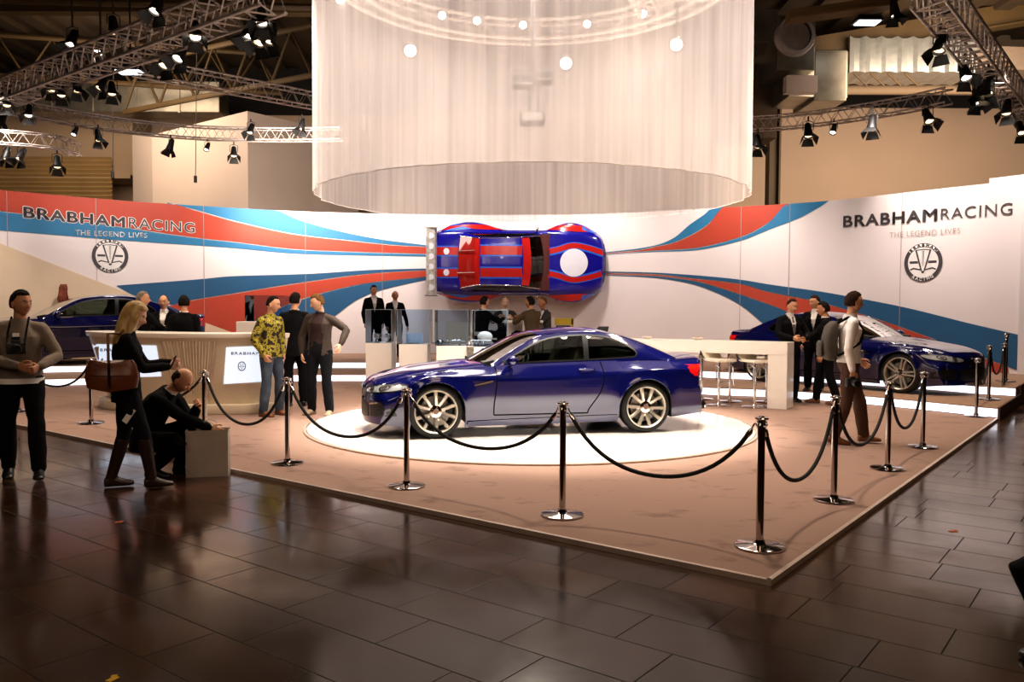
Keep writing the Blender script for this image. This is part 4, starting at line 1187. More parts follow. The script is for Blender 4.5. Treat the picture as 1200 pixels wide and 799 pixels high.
        for i, p in enumerate(q):
            d = (q[min(i+1, len(q)-1)]-q[max(i-1, 0)]).normalized(); nn = V((d.y, -d.x))*.012
            L.append((V((p.x+nn.x, p.y+nn.y, z0+.012)), V((p.x+nn.x, p.y+nn.y, z1-.018))))
        m.loft([list(a) for a in L], False, False)
        o = m.build('light_strip', MATS['strip_light'], None, 0, normals=False); struct(o)
    # dark side cheek on the right
    m = MB(); a0 = V((KX, KY))+DR*9.2; a1 = V((KX, KY))+DR*14.9; mid = (a0+a1)/2
    for (s0, s1, z1) in ((9.25, 11.75, .185), (11.75, 14.9, .335)):
        a0 = V((KX, KY))+DR*s0; a1 = V((KX, KY))+DR*s1; mid = (a0+a1)/2
        m.box((mid.x+DR.y*.012, mid.y-DR.x*.012, z1/2), (s1-s0, .03, z1), atan2(DR.y, DR.x))
    struct(m.build('trim_9', mat('cheek_brown', '5a3d30', .7), None, 0))
    # ---- turntable
    t = thing('turntable', 'round glossy white display disc under the blue coupe', 'turntable', (.246, 11.2, .03))
    m = MB(); m.lathe([(0, .03), (2.90, .03), (2.94, .024), (2.95, 0)], 96); m.build('disc', MATS['turntable_white'], t, 40)
    m = MB(); m.lathe([(2.95, 0), (2.985, .004), (2.985, .018), (2.955, .024)], 96); m.build('rim', MATS['trim_alu'], t, 40)
    # ---- curved stand wall with its graphics
    wl = MB(); sweep_wall(wl, 0, WL[-1], .0, HT, 0, 150, thick=.12); wallo = struct(wl.build('wall_back', MATS['wall_white'], None, 40))
    tv = [(u, top_v(u)) for u in range(0, 1190, 12)]
    tv = [q for q in tv if q[1]]; T = interp(tv)
    R, B, BD = MB(), MB(), MB()
    redA_bot = [(0, 247), (27, 250.5), (113, 261.4), (239, 279.4), (270, 282.6), (350, 292.0), (420, 294.9), (505, 297.4)]
    bluU_bot = [(194, 236.8), (230, 246), (270, 257.3), (350, 274.5), (410, 281.5), (465, 287.0), (505, 289.0)]
    def tt(u0, u1, st=12): return [(u, T(u)-1) for u in [u0+(u1-u0)*k/max(1, int((u1-u0)/st)) for k in range(max(1, int((u1-u0)/st))+1)]]
    band(R, tt(-40, 194)+[(230, 247), (270, 258.4), (350, 275.6), (410, 282.4), (465, 287.9), (505, 289.8)], [(-40, 242)]+redA_bot)
    band(B, tt(196, 318)+[(350, 257.6), (396, 270.4), (442, 279.8), (505, 288.0)], bluU_bot)
    band(B, [(-40, 243)]+[(u, v+.9) for u, v in redA_bot], [(-40, 266), (0, 269.8), (67, 275.4), (135, 281), (270, 290.3), (350, 297.4), (420, 299.2), (505, 300.4)])
    blL_top = [(137, 334.5), (239, 326.7), (270, 323.7), (358, 321), (442, 316), (505, 314.4)]; blL_bot = [(137, 335.5), (170, 352), (201, 357), (221, 352), (270, 344), (358, 330), (442, 319.5), (505, 315.8)]
    band(BD, blL_top, blL_bot)
    rdL_bot = [(195, 372), (240, 400), (262, 398), (300, 375), (329, 360), (367, 346), (430, 331.5), (505, 323.5)]
    band(R, [(195, 359), (201, 358), (221, 353), (270, 345), (358, 331), (442, 320.3), (505, 316.6)], rdL_bot)
    band(BD, [(240, 402), (262, 399), (300, 376), (329, 361), (367, 347), (430, 332.3), (505, 324.2)], [(240, 440), (300, 428), (330, 415), (352, 398), (390, 372), (419, 351), (442, 341.4), (505, 326.3)])
    # right of the wall-mounted car
    r1b = [(709, 296.2), (749, 292.4), (771, 287.8), (785, 285.2), (808, 276), (831, 261.5), (847, T(847)-1)]
    band(B, [(709, 295.6), (749, 291), (771.6, 286.4), (790, 278.6), (808, 263.5), (826, 251), (836, T(836)-1), (847, T(847)-1.5)], r1b)
    rr = [(709, 297.6), (762, 293.6), (808, 291), (868, 277.3), (900, 261), (925, T(925)+.5)]
    band(R, [(u, v+.9) for u, v in r1b[:-1]]+tt(847, 925), rr)
    band(B, [(u, v+.9) for u, v in rr[:-1]]+tt(925, 971), [(709, 298.8), (762, 295.2), (808, 293.6), (868, 282), (900, 269.5), (940, 254), (960, 243), (971, T(971)+.5)])
    b3b = [(709, 319.3), (762, 320.6), (808, 325.4), (868, 332.3), (900, 341.5), (960, 353.3), (980, 359), (1024, 372), (1137, 412.6), (1193, 434)]
    band(BD, [(709, 318), (762, 319.2), (808, 322), (868, 327.7), (900, 333), (960, 341.3), (1000, 348.3), (1060, 360), (1137, 379), (1193, 392)], b3b)
    r3b = [(709, 321), (762, 322.6), (808, 327.7), (868, 344.6), (880, 348.8), (918, 362.6), (955, 381), (1020, 415), (1100, 452), (1193, 470)]
    band(R, [(u, v+.9) for u, v in b3b], r3b)
    band(BD, [(u, v+.9) for u, v in r3b[:7]]+[(980, 396)], [(709, 322.4), (762, 325), (808, 332), (836, 341.4), (868, 357.5), (901, 386), (915, 402), (980, 440)])
    R.build('graphic_band', MATS['graphic_red'], wallo, 0, normals=False, label='red painted band'); B.build('graphic_band', MATS['graphic_blue'], wallo, 0, normals=False, label='light blue painted band'); BD.build('graphic_band', MATS['graphic_blue_deep'], wallo, 0, normals=False, label='deep blue painted band')
    m = MB()
    for u in (9, 113, 239, 358, 448, 868, 925, 1056):
        s = wall_hit(u, 300)[0]; m.add([w3(s-.006, .3, .014), w3(s+.006, .3, .014), w3(s+.006, HT(s), .014), w3(s-.006, HT(s), .014)], [(0, 1, 2, 3)])
    m.build('panel_seam', MATS['seam_grey'], wallo, 0, normals=False)
    # lettering, left
    for k, (mt, extra, off) in enumerate((('letter_white', .065, .017), ('letter_grey', .030, .022))):
        wall_text('BRABHAM', 28, 254.6, 146, 266.4, 12.6, extra, MATS[mt], wallo, off)
        wall_text('RACING', 151, 266.6, 228, 268.6+4.2, 12.0, .04 if k == 0 else .0, MATS[mt], wallo, off)
    wall_text('RACING', 151, 266.6, 228, 272.8, 12.0, -.014, mat('letter_fill', 'c8745c', .5), wallo, .026) if False else None
    wall_text('THE LEGEND LIVES', 88, 275.2, 172.5, 278.6, 6.0, .02, MATS['letter_white'], wallo, .02)
    # lettering, right
    wall_text('BRABHAM', 989, 266.0, 1098, 258.6, 12.8, .026, MATS['letter_grey'], wallo, .02)
    wall_text('RACING', 1103, 257.6, 1187, 251.2, 13.2, -.006, MATS['letter_grey'], wallo, .02)
    wall_text('THE LEGEND LIVES', 1043, 278.6, 1126, 273.2, 6.2, -.004, MATS['letter_pale'], wallo, .02)
    for (u, v, rp) in ((129, 300, 19.5), (1082, 307.5, 22.5)):
        s, z = wall_hit(u, v); z1 = wall_hit(u, v-rp)[1]; r = z1-z
        emblem(lambda x, y, off, s=s, z=z: w3(s+x, z+y, off), r, MATS['letter_grey'], MATS['letter_white'], wallo)
    # end post of the wall, small step at the top right
    m = MB(); s0 = wall_hit(1157, 300)[0]; sweep_wall(m, s0, WL[-1], HW, HW+.10, .0, 6, thick=.12)
    m.box((10.28, 16.60, 2.15), (.16, .22, 4.3), .9); m.build('end_post', MATS['wall_white'], wallo, 30)
    # cream partition with the sloping top, standing in front of the wall on the left
    off = .14
    PC = [wall_at(s, off) for s in [WL[-1]*k/160 for k in range(161)]]; PL = [0]
    for i in range(1, len(PC)): PL.append(PL[-1]+(PC[i]-PC[i-1]).length)
    tabs = []
    for u, v in ((-60, 261), (0, 285), (113, 329), (200, 363), (290, 396)):
        h = wall_hit(u, v, PC, PL)
        if h: tabs.append(h)
    zt = interp(tabs)
    m = MB(); sweep_wall(m, tabs[0][0], tabs[-1][0], .3, zt, 0, 60, PC, PL, thick=.05)
    struct(m.build('wall_partition', MATS['partition_cream'], None, 30))
def duct_and_beams():
    at = on_d
    # ceiling trusses of the hall (steel) : each one a thing
    def joist(a, b, h, label, n=10, r=.09):
        t = thing('roof_truss', label, 'truss', ((a+b)/2))
        m = MB(); up = V((0, 0, h))
        m.tube([a, b], r, 6); m.build('bottom_chord', MATS['steel_beam'], t, 60, world=True)
        m = MB(); m.tube([a+up, b+up], r, 6); m.build('top_chord', MATS['steel_beam'], t, 60, world=True)
        m = MB()
        for i in range(n):
            p = a.lerp(b, i/n); q = a.lerp(b, (i+.5)/n)+up; s = a.lerp(b, (i+1)/n); m.tube([p, q, s], r*.55, 6)
        m.build('web_bracing', MATS['steel_beam'], t, 60, world=True)
    g = 'steel roof trusses'
    joist(V((-13, 28, 8.1)), V((-2, 24, 9.0)), 1.5, 'brown steel roof truss rising towards the white curtain, above the left lights', 8)
    joist(V((-20, 20, 9.0)), V((-1.5, 21.5, 9.2)), 1.2, 'brown steel roof truss crossing high above the upper left lights', 12)
    joist(V((-24, 26, 9.2)), V((-8, 29, 9.0)), 1.3, 'dark steel roof truss at the far left under the ceiling', 10)
    joist(V((5, 20, 9.4)), V((26, 22, 9.4)), 1.1, 'brown steel roof truss high above the ventilation ducts', 12)
    for (u0, v0, u1, v1, d, h, mt, lab) in ((925, 16, 1045, 0, 21.5, .22, 'beam_lit', 'pale brown ceiling beam above the large ventilation duct'), (950, 56, 1240, 6, 25.2, .62, 'steel_beam', 'dark brown ceiling beam along the top of the right hall wall')):  # first beam has the light on it put into its brown
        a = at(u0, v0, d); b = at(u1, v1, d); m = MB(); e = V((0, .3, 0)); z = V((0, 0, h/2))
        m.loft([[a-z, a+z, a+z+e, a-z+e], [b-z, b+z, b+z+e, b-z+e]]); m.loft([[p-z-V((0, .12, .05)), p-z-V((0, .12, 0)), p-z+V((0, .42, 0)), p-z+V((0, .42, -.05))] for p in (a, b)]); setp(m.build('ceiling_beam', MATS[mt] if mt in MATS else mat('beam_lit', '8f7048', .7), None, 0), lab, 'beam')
    m = MB(); m.box((-16, 23, 9.9), (28, .35, .6)); setp(m.build('ceiling_beam', MATS['steel_beam'], None, 0), 'horizontal ceiling beam over the upper left lighting truss', 'beam')
    # left duct
    t = thing('ventilation_duct', 'long sheet metal duct behind the left lighting trusses', 'duct', (-14, 29.5, 8.6))
    a = at(20, 92, 29.5); b = at(262, 140, 29.5); zt = at(110, 98, 29.5).z; zb = at(110, 134, 29.5).z
    m = MB(); m.box(((a.x+b.x)/2, 29.6, (zt+zb)/2), (b.x-a.x, 1.0, zt-zb)); m.build('duct_body', MATS['duct_metal'], t, 0, world=True, bevel=.03)
    for u in (60, 108, 160, 210): p = at(u, 110, 29.1); m = MB(); m.box((p.x, 29.08, (zt+zb)/2), (.06, .04, zt-zb+.06)); m.build('duct_flange', MATS['duct_metal'], t, 0, world=True)
    # right duct cluster
    t = thing('ventilation_duct', 'large bent sheet metal duct beside the white curtain, with round fan outlet', 'duct', (8, 25, 8.5))
    def boxpx(m, u0, v0, u1, v1, d, dep, skew=0):
        p = at(u0, v0, d); q = at(u1, v1, d); m.box(((p.x+q.x)/2, d+dep/2, (p.z+q.z)/2), (q.x-p.x, dep, p.z-q.z))
    m = MB(); boxpx(m, 870, 10, 912, 50, 24, 2.0); boxpx(m, 912, 18, 955, 82, 23.2, 2.4); m.build('duct_body', MATS['duct_metal'], t, 0, world=True, bevel=.03)
    m = MB(); p = at(932, 42, 23.1)
    m.lathe([(.42, -.10), (.52, -.10), (.55, .0), (.55, .12), (.42, .12), (.40, 0)], 28, c=p, axis='y'); m.lathe([(0, .05), (.42, .06)], 20, c=p, axis='y')
    for k in range(4): m.lathe([(.12+.08*k, -.05), (.135+.08*k, -.05)], 20, c=p, axis='y')
    m.build('fan_outlet', MATS['truss_alu'], t, 50, world=True)
    m = MB(); boxpx(m, 955, 58, 992, 118, 23.8, 1.8); q = at(990, 88, 24)
    rings = []
    for f in range(6):
        k = f/5; c0 = at(924+70*k, 95-8*k, 23.6+.5*k); hh = .42+.25*k
        rings.append([c0+V((0, 0, hh)), c0+V((0, 1.5, hh)), c0+V((0, 1.5, -hh)), c0+V((0, 0, -hh))])
    m.loft(rings); m.build('duct_elbow', MATS['duct_metal'], t, 0, world=True, bevel=.03)
    m = MB(); boxpx(m, 922, 88, 958, 108, 23.2, .3); m.build('access_panel', MATS['block_white'], t, 0, world=True)
    t = thing('ventilation_duct', 'straight ribbed sheet metal duct with a bright highlight, high on the right', 'duct', (10.5, 26, 8.4))
    m = MB(); a = at(992, 55, 25.2); b = at(1092, 86, 25.2); n = 24; rings = []
    for i in range(n+1):
        x = a.x+(b.x+1.2-a.x)*i/n; e = .05 if i % 3 == 0 else 0
        zt, zb = a.z+e+.2, b.z-e
        rings.append([V((x, 25.0-e, zt)), V((x, 25.0-e, zb)), V((x, 26.4, zb)), V((x, 26.4, zt))])
    m.loft(rings); m.build('duct_body', mat('duct_bright', 'b4b4ac', .28, .7, var=.1), t, 0, world=True)
    m = MB(); rings = []
    for f in range(6):
        k = f/5; x = b.x+1.2+k*6
        rings.append([V((x, 25+.5*k, a.z)), V((x, 25+.5*k, b.z+.1)), V((x, 26.4, b.z+.1)), V((x, 26.4, a.z))])
    m.loft(rings); m.build('duct_extension', MATS['hall_grey'], t, 0, world=True)
    m = MB()
    for u in (1010, 1030, 1050, 1070): p = at(u, 92, 25); m.tube([p+V((-.25, 0, .15)), p+V((.2, .1, -.18))], .03, 6)
    m.build('duct_hanger', MATS['steel_beam'], t, 60, world=True)
    m = MB(); p = at(880, 118, 25); m.box((p.x, 25.6, p.z), (1.6, 1.2, 2.2)); setp(m.build('ventilation_duct', MATS['hall_brown'], None, 0, bevel=.04), 'dark boxed duct beside the lower right edge of the white curtain', 'duct')
def box_truss(name, label, P, size, n_per=.42, r=.024, group=None, cat='truss', closed=False, mt='truss_alu'):
    """square-section lighting truss along a path of points"""
    t = thing(name, label, cat, tuple(P[0]), group=group)
    h = size/2; N = len(P)
    fr = []
    for i, p in enumerate(P):
        if closed: d = (P[(i+1) % N]-P[i-1]).normalized()
        else: d = (P[min(i+1, N-1)]-P[max(i-1, 0)]).normalized()
        sd = V((d.y, -d.x, 0)).normalized(); fr.append((p, sd))
    ch = [[p+sd*(h*a)+V((0, 0, h*b)) for p, sd in fr] for a, b in ((1, 1), (1, -1), (-1, -1), (-1, 1))]
    for c in ch:
        m = MB(); m.tube(c+([c[0], c[1]] if closed else []), r, 8); m.build('chord', MATS[mt], t, 60, world=True)
    m = MB(); L = 0
    def at(c, s):
        acc = 0; q = c+([c[0]] if closed else [])
        for i in range(len(q)-1):
            l = (q[i+1]-q[i]).length
            if acc+l >= s: return q[i].lerp(q[i+1], (s-acc)/l)
            acc += l
        return q[-1]
    tot = [sum(((c+([c[0]] if closed else []))[i+1]-c[i]).length for i in range(len(c) if closed else len(c)-1)) for c in ch]
    n = max(2, int(tot[0]/n_per))
    for a, b in ((0, 1), (1, 2), (2, 3), (3, 0)):
        for k in range(n):
            p0 = at(ch[a], tot[a]*k/n); p1 = at(ch[b], tot[b]*(k+.5)/n); p2 = at(ch[a], tot[a]*(k+1)/n)
            m.tube([p0, p1, p2], r*.5, 5)
    m.build('bracing', MATS[mt], t, 60, world=True)
    return t
def make_spot(loc, aim, label, group, barn=True, size=1.0, glow='lamp_glow', hang=.35):
    t = thing('stage_light', label, 'spotlight', tuple(loc), group=group)
    d = (V(aim)-V(loc)).normalized(); X, Y, Z = frame_from(d); s = size
    def tr(p): return X*p[0]*s+Y*p[1]*s+Z*p[2]*s
    M = Matrix((X, Y, Z)).transposed().to_4x4() @ Matrix.Scale(s, 4)
    m = MB(); m.lathe([(0, -.20), (.06, -.20), (.075, -.17), (.085, -.05), (.10, .06), (.115, .14), (.115, .18), (.095, .18), (.085, .10), (0, .09)], 16); m.xform(M); m.build('housing', MATS['lamp_body'], t, 50)
    m = MB(); m.lathe([(0, .135), (.094, .14)], 16); m.xform(M); m.build('lens', MATS[glow], t, 50, normals=False)
    m = MB()
    for q in (-1, 1): m.tube([M @ V((q*.12, 0, 0)), V((q*.12*s*X.x, q*.12*s*X.y, .20*s)), V((0, 0, .24*s))], .010*s, 6)
    m.tube([V((0, 0, .22*s)), V((0, 0, hang*s))], .02*s, 6); m.build('yoke', MATS['lamp_body'], t, 50)
    if barn:
        for k in range(4):
            a = pi/2*k; c, sn = cos(a), sin(a); m = MB()
            def q(r, w, z): return M @ V((c*r-sn*w, sn*r+c*w, z))
            vs = [q(.11, -.10, .18), q(.11, .10, .18), q(.20, .15, .33), q(.20, -.15, .33)]
            m.add(vs+[v+V((0, 0, .004)) for v in vs], [(0, 1, 2, 3), (7, 6, 5, 4), (0, 4, 5, 1), (1, 5, 6, 2), (2, 6, 7, 3), (3, 7, 4, 0)]); m.build('barn_door', MATS['lamp_body'], t, 0)
    return t
# ------------------------------------------------------------------ rope posts and ropes
def make_post(loc, label, group='chrome rope posts along the stand edge'):
    t = thing('rope_post', label, 'post', tuple(loc), group=group)
    if 'post' not in HANDS:
        parts = []
        m = MB(); m.lathe([(0, 0), (.158, 0), (.163, .005), (.162, .014), (.154, .018), (.05, .024), (.038, .030), (.034, .05), (0, .05)], 40); parts.append(m.build('base', MATS['chrome_dark'], t, 50))
        m = MB(); m.lathe([(.0, .05), (.025, .05), (.025, .80), (.0, .80)], 24); parts.append(m.build('shaft', MATS['chrome_dark'], t, 50))
        m = MB(); m.lathe([(0, .795), (.030, .795), (.030, .815), (.027, .82), (.027, .845), (.045, .850), (.048, .856), (.045, .862), (.02, .866), (.018, .872), (0, .874)], 28); parts.append(m.build('cap', MATS['chrome'], t, 50))
        m = MB()
        for k in range(4):
            a = pi/2*k+.5; c, s = cos(a), sin(a); pts = []
            for q in range(9):
                b = pi*q/8; pts.append(V((c*(.028+.022*sin(b)), s*(.028+.022*sin(b)), .82+.016*cos(b))))
            m.tube(pts, .004, 6)
        parts.append(m.build('eyelet', MATS['chrome'], t, 60)); HANDS['post'] = parts
    else:
        for q in HANDS['post']:
            c = q.copy(); COL.objects.link(c); c.parent = t
    return t
def make_rope(a, b, sag, label, group='black barrier ropes', r=.015):
    t = thing('barrier_rope', label, 'rope', tuple((a+b)/2), group=group)
    d = (b-a); d.z = 0; dd = d.normalized(); A = a+dd*.045+V((0, 0, -.03)); B = b-dd*.045+V((0, 0, -.03))
    A2 = A+dd*.05*.6+V((0, 0, -.06)); B2 = B-dd*.05*.6+V((0, 0, -.06)); n = 22; pts = []
    k = 2.2
    for i in range(n+1):
        x = i/n*2-1; h = (math.cosh(k*x)-math.cosh(k))/(math.cosh(k)-1)
        pts.append(A2.lerp(B2, i/n)+V((0, 0, h*sag)))
    m = MB(); m.tube(pts, r, 10, round_ends=True); m.build('rope', MATS['rope_black'], t, 60, world=True)
    for p, q, e in ((A, A2, pts[1]), (B, B2, pts[-2])):
        m = MB(); m.tube([q+(e-q).normalized()*.03, q, q+(p-q)*.35], [.019, .019, .012], 10); m.tube([q+(p-q)*.30, p], .006, 6)
        m.build('snap_hook', MATS['chrome'], t, 60, world=True)
    return t
def barrier():
    mat('chrome_dark', 'b8b0ac', .1, 1.0, var=.02); mat('rope_black', '0c0a0a', .8, bump=.8, bscale=220)
    P = [('Z', 22, 482, .03, 'chrome rope post hidden behind the man in the grey sweater, at the left end'),
         ('F', 107, 496, .03, 'chrome rope post in front of the left end of the bar counter'),
         ('E', 240, 524, .03, 'chrome rope post behind the crouching man and his paper bag'),
         ('D', 337, 543, .03, 'chrome rope post in front of the man in the yellow camouflage jacket'),
         ('C', 476.5, 570, .03, 'chrome rope post in front of the nose of the blue coupe'),
         ('B', 659, 604, .03, 'chrome rope post in front of the door of the blue coupe'),
         ('A', 890, 641, .03, 'chrome rope post at the front corner of the stand, nearest of all'),
         ('G', 977, 586.5, .03, 'chrome rope post before the man with the backpack, second from the stand corner'),
         ('H', 1040, 549.5, .03, 'chrome rope post right of the walking man, third from the stand corner'),
         ('I', 1081, 524, .03, 'chrome rope post in front of the right car headlight, fourth from the stand corner'),
         ('J', 1144, 488, .03, 'chrome rope post at the lit step foot, before the right car bumper'),
         ('K', 1158.5, 468.3, .18, 'chrome rope post on the first raised step beyond the right car'),
         ('L', 1175.5, 462.0, .18, 'chrome rope post on the first step against the second lit step at the right'),
         ('M', 1178.5, 447, .33, 'farthest chrome rope post, on the upper step at the far right')]
    top = {}
    for k, u, v, z, lab in P:
        p = on_z(u, v, z); make_post(p, lab); top[k] = p+V((0, 0, .85))
    for a, b, sag, lab in (('Z', 'F', .32, 'black rope left of the bar counter, beside the man in the grey sweater'), ('F', 'E', .35, 'black rope passing behind the blonde woman'), ('E', 'D', .43, 'black rope hanging between the paper bag and the man in camouflage jacket'),
                        ('D', 'C', .40, 'black rope hanging in front of the front bumper of the blue coupe'), ('C', 'B', .33, 'black rope hanging in front of the front wheel and door of the blue coupe'), ('B', 'A', .37, 'long black rope in front of the rear wheel of the blue coupe'),
                        ('A', 'G', .44, 'black rope leading back from the front corner of the stand'), ('G', 'H', .40, 'black rope hanging at the feet of the man with the backpack'), ('H', 'I', .44, 'black rope hanging in front of the front wheel of the right car'),
                        ('J', 'K', .38, 'black rope climbing from the floor to the first lit step'), ('K', 'L', .38, 'black rope between the two posts on the first step'), ('L', 'M', .36, 'farthest black rope, climbing to the upper step')):
        make_rope(top[a], top[b], sag, lab)
# ------------------------------------------------------------------ bar counter
def hit(bvh, u, v, off=.006):
    r = ray(u, v).normalized(); h = bvh.ray_cast(V((0, 0, CAMZ)), r)
    if h[0] is None: return None
    return h[0]-r*off
def fan_on(mb, bvh, poly, off=.008, step=6):
    vs, fs = fill(poly, step); pts = [hit(bvh, u, v, off) for u, v in vs]
    ok = [f for f in fs if all(pts[i] is not None for i in f)]
    return mb.add([p or V((0, 0, 0)) for p in pts], ok)
def counter():
    t = thing('bar_counter', 'curved white bar counter with tapered ribbed front and lit screens', 'counter', (-5.0, 12.5, .03))
    front = crom([(-6.75, 13.15, 0), (-6.45, 12.62, 0), (-5.9, 12.25, 0), (-5.1, 11.98, 0), (-4.35, 11.90, 0), (-3.75, 12.02, 0), (-3.32, 12.35, 0)], 8)
    C = V((-4.9, 13.6, 0))
    def at(i, inset):
        p = front[i]; d = (C-p).normalized(); return p+d*inset
    n = len(front)
    def shell(mb, z0, z1, i0, i1, dep):
        ring = []
        rings = []
        for i in range(n):
            a0 = at(i, i0); a1 = at(i, i1); b0 = at(i, dep); b1 = at(i, dep)
            rings.append([V((a0.x, a0.y, z0)), V((a1.x, a1.y, z1)), V((b1.x, b1.y, z1)), V((b0.x, b0.y, z0))])
        return mb.loft(rings)
    m = MB(); shell(m, 1.15, 1.22, .0, -.02, .75); m.build('worktop', MATS['white_lacquer'], t, 40, world=True, bevel=.012)
    body = MB(); shell(body, .16, 1.15, .30, .03, .70); body.build('front_panel', MATS['counter_cream'], t, 40, world=True); B = body.bvh()
    m = MB(); shell(m, .03, .17, .16, .16, .8); m.build('plinth', MATS['counter_cream'], t, 40, world=True, bevel=.02)
    # ribbed centre
    m = MB(); tl, tr_, bl, br = (190, 399), (251, 399), (209, 474), (243, 476); N = 16
    for k in range(N):
        f = (k+.5)/N; pts = []
        for q in range(9):
            g = q/8; p = hit(B, tl[0]+(tr_[0]-tl[0])*f+(bl[0]+(br[0]-bl[0])*f-tl[0]-(tr_[0]-tl[0])*f)*g, 399.5+(474-399.5)*g, .006)
            if p is not None: pts.append(p)
        if len(pts) > 2: m.tube(pts, .016, 6)
    m.build('ribbed_panel', MATS['counter_cream'], t, 60, world=True)
    m = MB()
    for a, b in ((tl, bl), (tr_, br)):
        pts = [hit(B, a[0]+(b[0]-a[0])*q/8, 399.5+(b[1]-399.5)*q/8, .01) for q in range(9)]; m.tube([p for p in pts if p], .02, 6)
    m.build('corner_trim', MATS['trim_alu'], t, 60, world=True)
    for poly, lab in (([(108, 403), (183, 405), (189, 441), (121, 443)], 'left lit screen'), ([(265, 407), (311, 405), (310, 447), (262, 450)], 'right lit screen')):
        m = MB(); fan_on(m, B, poly, .012); o = m.build('screen', MATS['screen_face'], t, 0, world=True, normals=False, label=lab)
        # writing on the screen
        x0, y0 = poly[0]; L = MB()
        for txt, fx, fy, sz in (('BRABHAM', .12, .20, 5.2),):
            vs, fs = text_shape(txt, sz, .12, 1.25)
            for f in fs:
                pass
            W = poly[1][0]-x0
            pts = [hit(B, x0+W*fx+v.x*(1.25 if W < 60 else 1.3), y0+43*fy-v.y*.9, .018) for v in vs]
            L.add([p or V((0, 0, 0)) for p in pts], [f for f in fs if all(pts[i] is not None for i in f)])
        ex, ey = (x0+W*.40 if W < 60 else x0+W*.6), y0+22; RR = 5.6
        for r0, r1, a0, a1 in ((.8, 1, 0, 2*pi),):
            K = 28; A = [hit(B, ex+RR*r0*cos(2*pi*k/K)*.85, ey-RR*r0*sin(2*pi*k/K), .018) for k in range(K)]; Bq = [hit(B, ex+RR*r1*cos(2*pi*k/K)*.85, ey-RR*r1*sin(2*pi*k/K), .018) for k in range(K)]
            if all(A) and all(Bq): L.add(A+Bq, [(k, (k+1) % K, K+(k+1) % K, K+k) for k in range(K)])
        for pl in ([(-.45, -.6), (-.3, -.6), (.0, .5), (-.1, .5)], [(.45, -.6), (.3, -.6), (.0, .5), (.1, .5)], [(-.7, 0), (-.3, 0), (-.3, .12), (-.7, .12)], [(.7, 0), (.3, 0), (.3, .12), (.7, .12)]):
            q = [hit(B, ex+RR*a*.85, ey+RR*b, .018) for a, b in pl]
            if all(q): L.add(q, [(0, 1, 2, 3)])
        lo = L.build('screen_lettering', MATS['letter_grey'], o, 0, normals=False)
        I = wmat(o).inverted()
        for v in lo.data.vertices: v.co = I @ v.co
